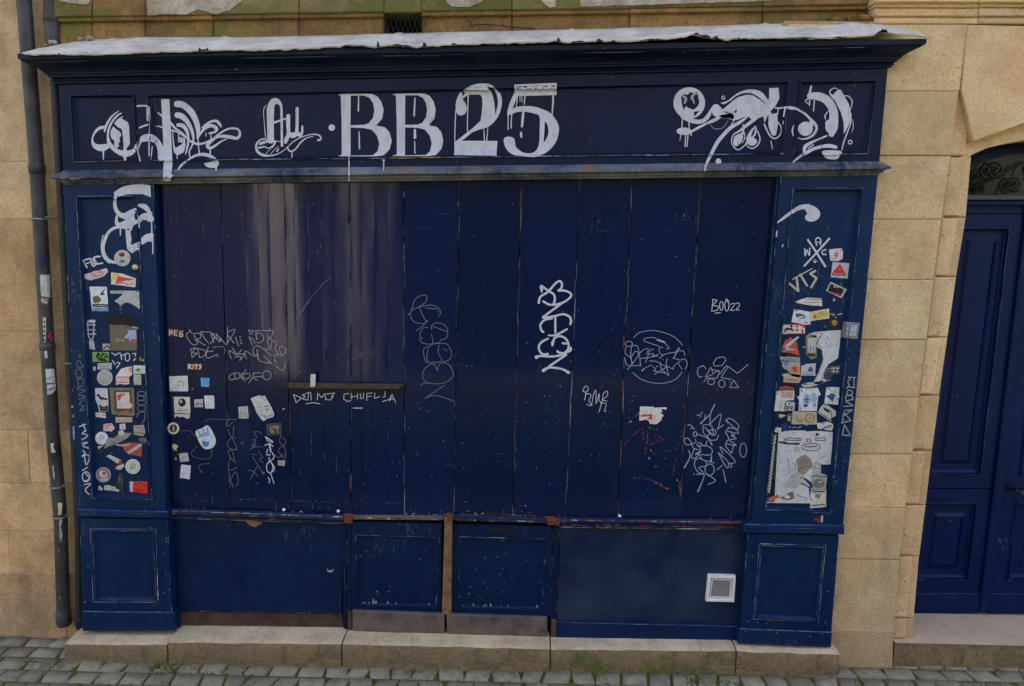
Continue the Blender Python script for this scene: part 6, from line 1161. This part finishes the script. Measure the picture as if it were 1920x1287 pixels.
ST('black strip of white slanted lettering along the left edge of the large poster', cO, [(235, 432), (275, 430), (262, 600), (248, 760), (238, 955), (182, 958), (200, 760), (215, 600)], (24, 24, 30), (W_, 's', 7, *[[(232-i*3.6, 455+i*31), (258-i*3.6, 440+i*31), (238-i*3.6, 470+i*31), (254-i*3.6, 468+i*31)] for i in range(16)]), z='PR', lift=.0009)
ST('small red corner sticker at the bottom left of the large poster', cO, [(178, 985), (268, 955), (285, 975), (240, 1000), (235, 1012), (180, 1016)], (170, 70, 56), (W_, 's', 5, [(190, 1000), (240, 985)]), (W_, 'p', [(172, 1018), (240, 1014), (244, 1026), (172, 1026)]), z='PR', lift=.0012)
ST('grey sticker with a round print at the right of the large poster', cO, [(565, 775), (565, 690), (600, 665), (640, 690), (640, 770), (695, 790), (680, 910), (550, 916), (545, 860)], (140, 138, 134), ((100, 98, 94), 'c', 622, 860, 52, 40), ((174, 174, 170), 's', 8, [(590, 690), (620, 720)], [(585, 750), (610, 740)], [(620, 850), (650, 840)]), ((40, 40, 46), 's', 7, [(560, 800), (600, 790), (640, 805), (690, 795)]), z='PR', lift=.0012)
ST('small cream label with dark print hanging below the large poster', cO, [(552, 922), (685, 914), (685, 1060), (545, 1071)], (176, 172, 158), ((34, 34, 40), 's', 12, [(570, 932), (670, 928)]), ((50, 54, 70), 's', 10, [(560, 1050), (670, 1040)]), ((110, 108, 84), 'p', [(590, 950), (640, 945), (630, 990), (590, 985)]), ((60, 60, 60), 'c', 560, 1000, 7, 7), z='PR', lift=.0014)
ST('small dark and white slanted sticker across the large poster', cO, [(458, 806), (505, 812), (560, 850), (572, 890), (540, 900), (470, 862)], (34, 40, 62), (W_, 'p', [(462, 812), (490, 818), (548, 878), (530, 886), (466, 845)]), z='PR', lift=.0014)
ST('tiny red, black and white scrap on the bottom rail of the right pilaster', cO, [(575, 1158), (620, 1150), (640, 1136), (660, 1136), (656, 1196), (580, 1192)], (60, 30, 40), (W_, 'p', [(642, 1136), (660, 1136), (656, 1196), (640, 1192)]), ((150, 50, 50), 's', 8, [(585, 1165), (630, 1185)]), z='PR')
# shutters
GRP[0] = 'stickers on the shutters'
ST('small rusty label with white block letters, uppermost on the left shutters', cS, [(165, 100), (350, 112), (345, 212), (165, 198)], (50, 30, 24), ((180, 166, 150), 's', 14, [(178, 120), (178, 185)], [(178, 125), (205, 180), (208, 122)], [(270, 130), (235, 130), (235, 185), (270, 188)], [(235, 158), (262, 158)], [(340, 140), (305, 142), (300, 200), (335, 200), (338, 172), (305, 170)]))
ST('small rusty label with smudged white block letters, below the two-line tag', cS, [(390, 522), (575, 520), (572, 610), (395, 602)], (60, 32, 20), ((186, 172, 150), 's', 15, [(408, 540), (408, 590)], [(410, 540), (440, 545), (415, 570), (445, 590)], [(465, 542), (465, 592)], [(485, 545), (520, 542)], [(503, 545), (503, 592)], [(560, 545), (535, 550), (562, 575), (535, 592)]))
ST('white square sticker with a small brown squiggle', cS, [(175, 682), (398, 675), (406, 860), (184, 862)], (180, 178, 174), ((110, 100, 76), 's', 8, [(275, 760), (290, 735), (310, 760), (320, 735), (345, 760), (335, 800)], [(280, 770), (300, 800)]), (G_, 's', 4, [(205, 835), (280, 800)], [(200, 710), (210, 715)]))
ST('bright sky blue square sticker', cS, [(555, 700), (660, 700), (658, 808), (560, 805)], (84, 146, 188), ((50, 96, 136), 's', 7, [(570, 715), (640, 718)], [(585, 770), (600, 735), (630, 740), (640, 775)]))
ST('white sticker with a black round head over a brown line', cS, [(230, 930), (425, 930), (430, 1130), (236, 1122)], (180, 174, 168), ((24, 20, 20), 'c', 330, 998, 46, 50), (W_, 'c', 316, 985, 17, 22), ((70, 50, 40), 's', 8, [(265, 1085), (300, 1098), (370, 1098), (410, 1082)]), ((150, 110, 90), 's', 6, [(290, 1075), (380, 1076)]))
ST('torn white strip just below the black round head sticker', cS, [(238, 1136), (426, 1136), (424, 1182), (385, 1192), (350, 1168), (300, 1176), (270, 1162), (240, 1182)], (160, 162, 164))
ST('small white square sticker with a dark scribble, between two white ones', cS, [(475, 960), (580, 955), (586, 1055), (480, 1056)], W_, ((50, 50, 56), 's', 9, [(500, 1020), (520, 990), (530, 1020)], [(545, 1010), (570, 1022)], [(495, 1022), (515, 1022)]))
ST('plain white upright sticker with faint pencil lines', cS, [(597, 915), (715, 910), (723, 1070), (608, 1071)], (180, 176, 178), (G_, 's', 4, [(640, 935), (690, 960)], [(695, 1045), (705, 1046)]))
ST('white playing-card-like sticker with small dark pips', cS, [(1010, 1050), (1125, 1041), (1133, 1190), (1018, 1191)], W_, *[((60, 56, 60), 'c', x, y, 7, 8, 6) for x, y in ((1035, 1080), (1100, 1070), (1035, 1120), (1065, 1110), (1045, 1160), (1100, 1160), (1095, 1130))])
ST('large tilted crumpled white sticker with grey drawings', cS, [(1160, 950), (1200, 930), (1260, 908), (1300, 920), (1332, 915), (1352, 965), (1388, 1010), (1445, 1140), (1430, 1170), (1370, 1190), (1310, 1222), (1275, 1190), (1230, 1118)], (168, 168, 164), ((110, 110, 110), 's', 6, [(1230, 990), (1240, 1050), (1280, 1060), (1270, 985)], [(1285, 935), (1330, 975)], [(1345, 1100), (1355, 1150)]), ((34, 34, 36), 's', 11, [(1325, 1045), (1365, 1040)], [(1345, 1080), (1375, 1078)], [(1315, 1150), (1355, 1195)]), ((50, 50, 52), 's', 7, [(1360, 1170), (1425, 1140)], [(1210, 1060), (1220, 1066)], [(1290, 1150), (1300, 1165)]))
ST('round white sticker with a brown centre and a pale figure', cT, (205, 372, 65), (182, 176, 170), ((56, 38, 26), 'c', 205, 372, 42, 44), ((170, 160, 140), 'p', sm([(200, 345), (212, 350), (216, 395), (198, 400)])))
ST('crumpled blue and white rounded sticker at the left', cT, sm([(450, 405), (520, 370), (585, 340), (640, 420), (672, 510), (640, 580), (560, 600), (510, 560), (470, 480)]), (172, 178, 178), ((54, 112, 152), 's', 14, [(480, 400), (500, 450), (540, 430)], [(530, 385), (550, 430), (590, 420), (575, 370)], [(480, 470), (600, 440)]), ((60, 110, 150), 'p', [(510, 510), (600, 520), (590, 570), (540, 575)]))
ST('tiny yellow torn flower-like scrap', cT, [(190, 560), (210, 540), (240, 550), (262, 575), (240, 590), (245, 618), (205, 605)], (166, 156, 118))
ST('small white square sticker with a dark smudge, above a plain white one', cT, [(270, 650), (360, 638), (380, 732), (280, 742)], W_, (G_, 's', 12, [(305, 690), (345, 680)]))
ST('plain white sticker lowest on the left shutters', cT, [(292, 768), (397, 778), (382, 932), (274, 912)], (178, 176, 182), LN(310, 380, 810, 3, 30, 4, (140, 140, 150)))
ST('dark grey sticker with beige speckles', cT, [(1222, 322), (1390, 310), (1396, 446), (1236, 450)], (58, 56, 60), ((130, 112, 86), 'p', [(1260, 350), (1360, 345), (1365, 420), (1268, 425)]), *rnddots(33, 1255, 345, 1370, 425, 12, 12, (40, 38, 44)))
ST('tiny beige square below the dark speckled sticker', cT, [(1350, 725), (1432, 722), (1426, 786), (1350, 780)], (140, 134, 116), (G_, 's', 6, [(1380, 740), (1390, 770)]))
ST('torn white sticker with red print on the right shutters', cL, [(258, 80), (420, 84), (445, 100), (470, 92), (578, 90), (576, 122), (548, 112), (512, 112), (530, 148), (498, 152), (545, 190), (520, 215), (520, 240), (485, 270), (455, 295), (378, 290), (362, 255), (330, 240), (248, 252)], (182, 176, 172), ((176, 60, 44), 'p', [(265, 178), (410, 172), (400, 245), (365, 232), (330, 236), (380, 200), (268, 205)]), ((90, 90, 100), 's', 9, [(290, 142), (292, 144)], [(340, 144), (346, 144)], [(395, 142), (402, 136)]))
ST('short strip of pale tape stuck over the security bar', cU, [(312, 900), (356, 898), (350, 1015), (303, 1019)], (180, 172, 156), ((120, 116, 108), 's', 4, [(325, 930), (335, 960)]), z='B', group='tape')
# pipes
GRP[0] = 'stickers on the thick drainpipe'
def RAG(q, s_): return ragged(q, .9, random.Random(s_))
for n, (lb, k, q, c, L) in enumerate((
    ('large blank white sticker wrapped round the thick drainpipe', cZ, [(177, 555), (240, 555), (243, 662), (182, 655)], W_, ()),
    ('dark blue square sticker on the thick drainpipe above the blank white one', cZ, [(176, 450), (208, 450), (212, 510), (180, 510)], (20, 26, 80), ()),
    ('torn brown and white sticker just below the blank white one on the pipe', cZ, [(186, 662), (235, 668), (232, 700), (190, 690)], (120, 96, 92), ((W_, 's', 8, [(195, 675), (225, 690)]),)),
    ('narrow black and white chequered sticker on the pipe', cZ, [(195, 760), (222, 760), (222, 880), (206, 884)], W_, tuple((K_, 'c', 203+(i % 2)*11, 772+i*11, 5, 6, 6) for i in range(10)) ),
    ('small dark red diamond sticker on the pipe', cZ, [(228, 850), (245, 826), (262, 850), (245, 880)], (120, 46, 44), ()),
    ('small white scrap alone on the pipe below the red diamond', cZ, [(208, 920), (226, 920), (228, 955), (210, 957)], W_, ()),
    ('white square sticker with a grey fold, half-way up the pipe', cZ, [(217, 1010), (262, 1010), (268, 1076), (222, 1078)], (160, 158, 154), ((G_, 's', 4, [(225, 1060), (260, 1045)]),)),
    ('torn white sticker right under the white square one on the pipe', cZ, [(226, 1086), (270, 1080), (268, 1112), (250, 1130), (228, 1136)], (150, 148, 150), ((K_, 's', 5, [(235, 1110), (262, 1100)]),)),
    ('ragged white scrap on the pipe above the upper iron bracket', c2, [(232, 130), (260, 128), (255, 148), (263, 176), (238, 178)], W_, ()),
    ('narrow upright white sticker just above the upper iron bracket of the pipe', c2, [(243, 234), (257, 236), (258, 300), (245, 300)], W_, ()),
    ('beige upright sticker between the two lower brackets of the pipe', c2, [(274, 415), (296, 415), (291, 472), (275, 472)], (170, 156, 126), ()),
    ('frayed grey scrap on the pipe just below the lower bracket', c2, [(282, 490), (296, 494), (290, 530), (300, 570), (292, 604), (280, 575)], (120, 120, 126), ()),
    ('tiny white scrap low on the pipe, facing the stone wall', c2, [(265, 630), (280, 636), (279, 684), (267, 686)], W_, ()),
    ('lowest tiny white tick-shaped scrap near the foot of the pipe', c2, [(276, 854), (282, 866), (290, 856), (284, 882), (277, 880)], W_, ()))):
    qq = q if len(L) or n in (1, 4) else [((x-k.x)*k.s, (y-k.y)*k.s) for x, y in RAG([k(p) for p in q], n)]
    ST(lb, k, qq, c, *L, z='1')
mb = MB(); stroke(mb, cQ, loop(165, 1105, 38, 58), 18, '3', ink(150, 146, 136)); tag(mb.build('sticker', None, un(138, 771, .06)), 'small white ring-shaped sticker on the thin dark pipe', 'sticker', 'stickers on the thin dark pipe')
ST('crumpled light blue sticker on the thin dark pipe', cR, [(135, 172), (180, 120), (200, 140), (240, 165), (240, 215), (200, 290), (150, 288)], (92, 128, 170), ((130, 160, 190), 's', 14, [(160, 220), (200, 200)]), z='3', group='stickers on the thin dark pipe')
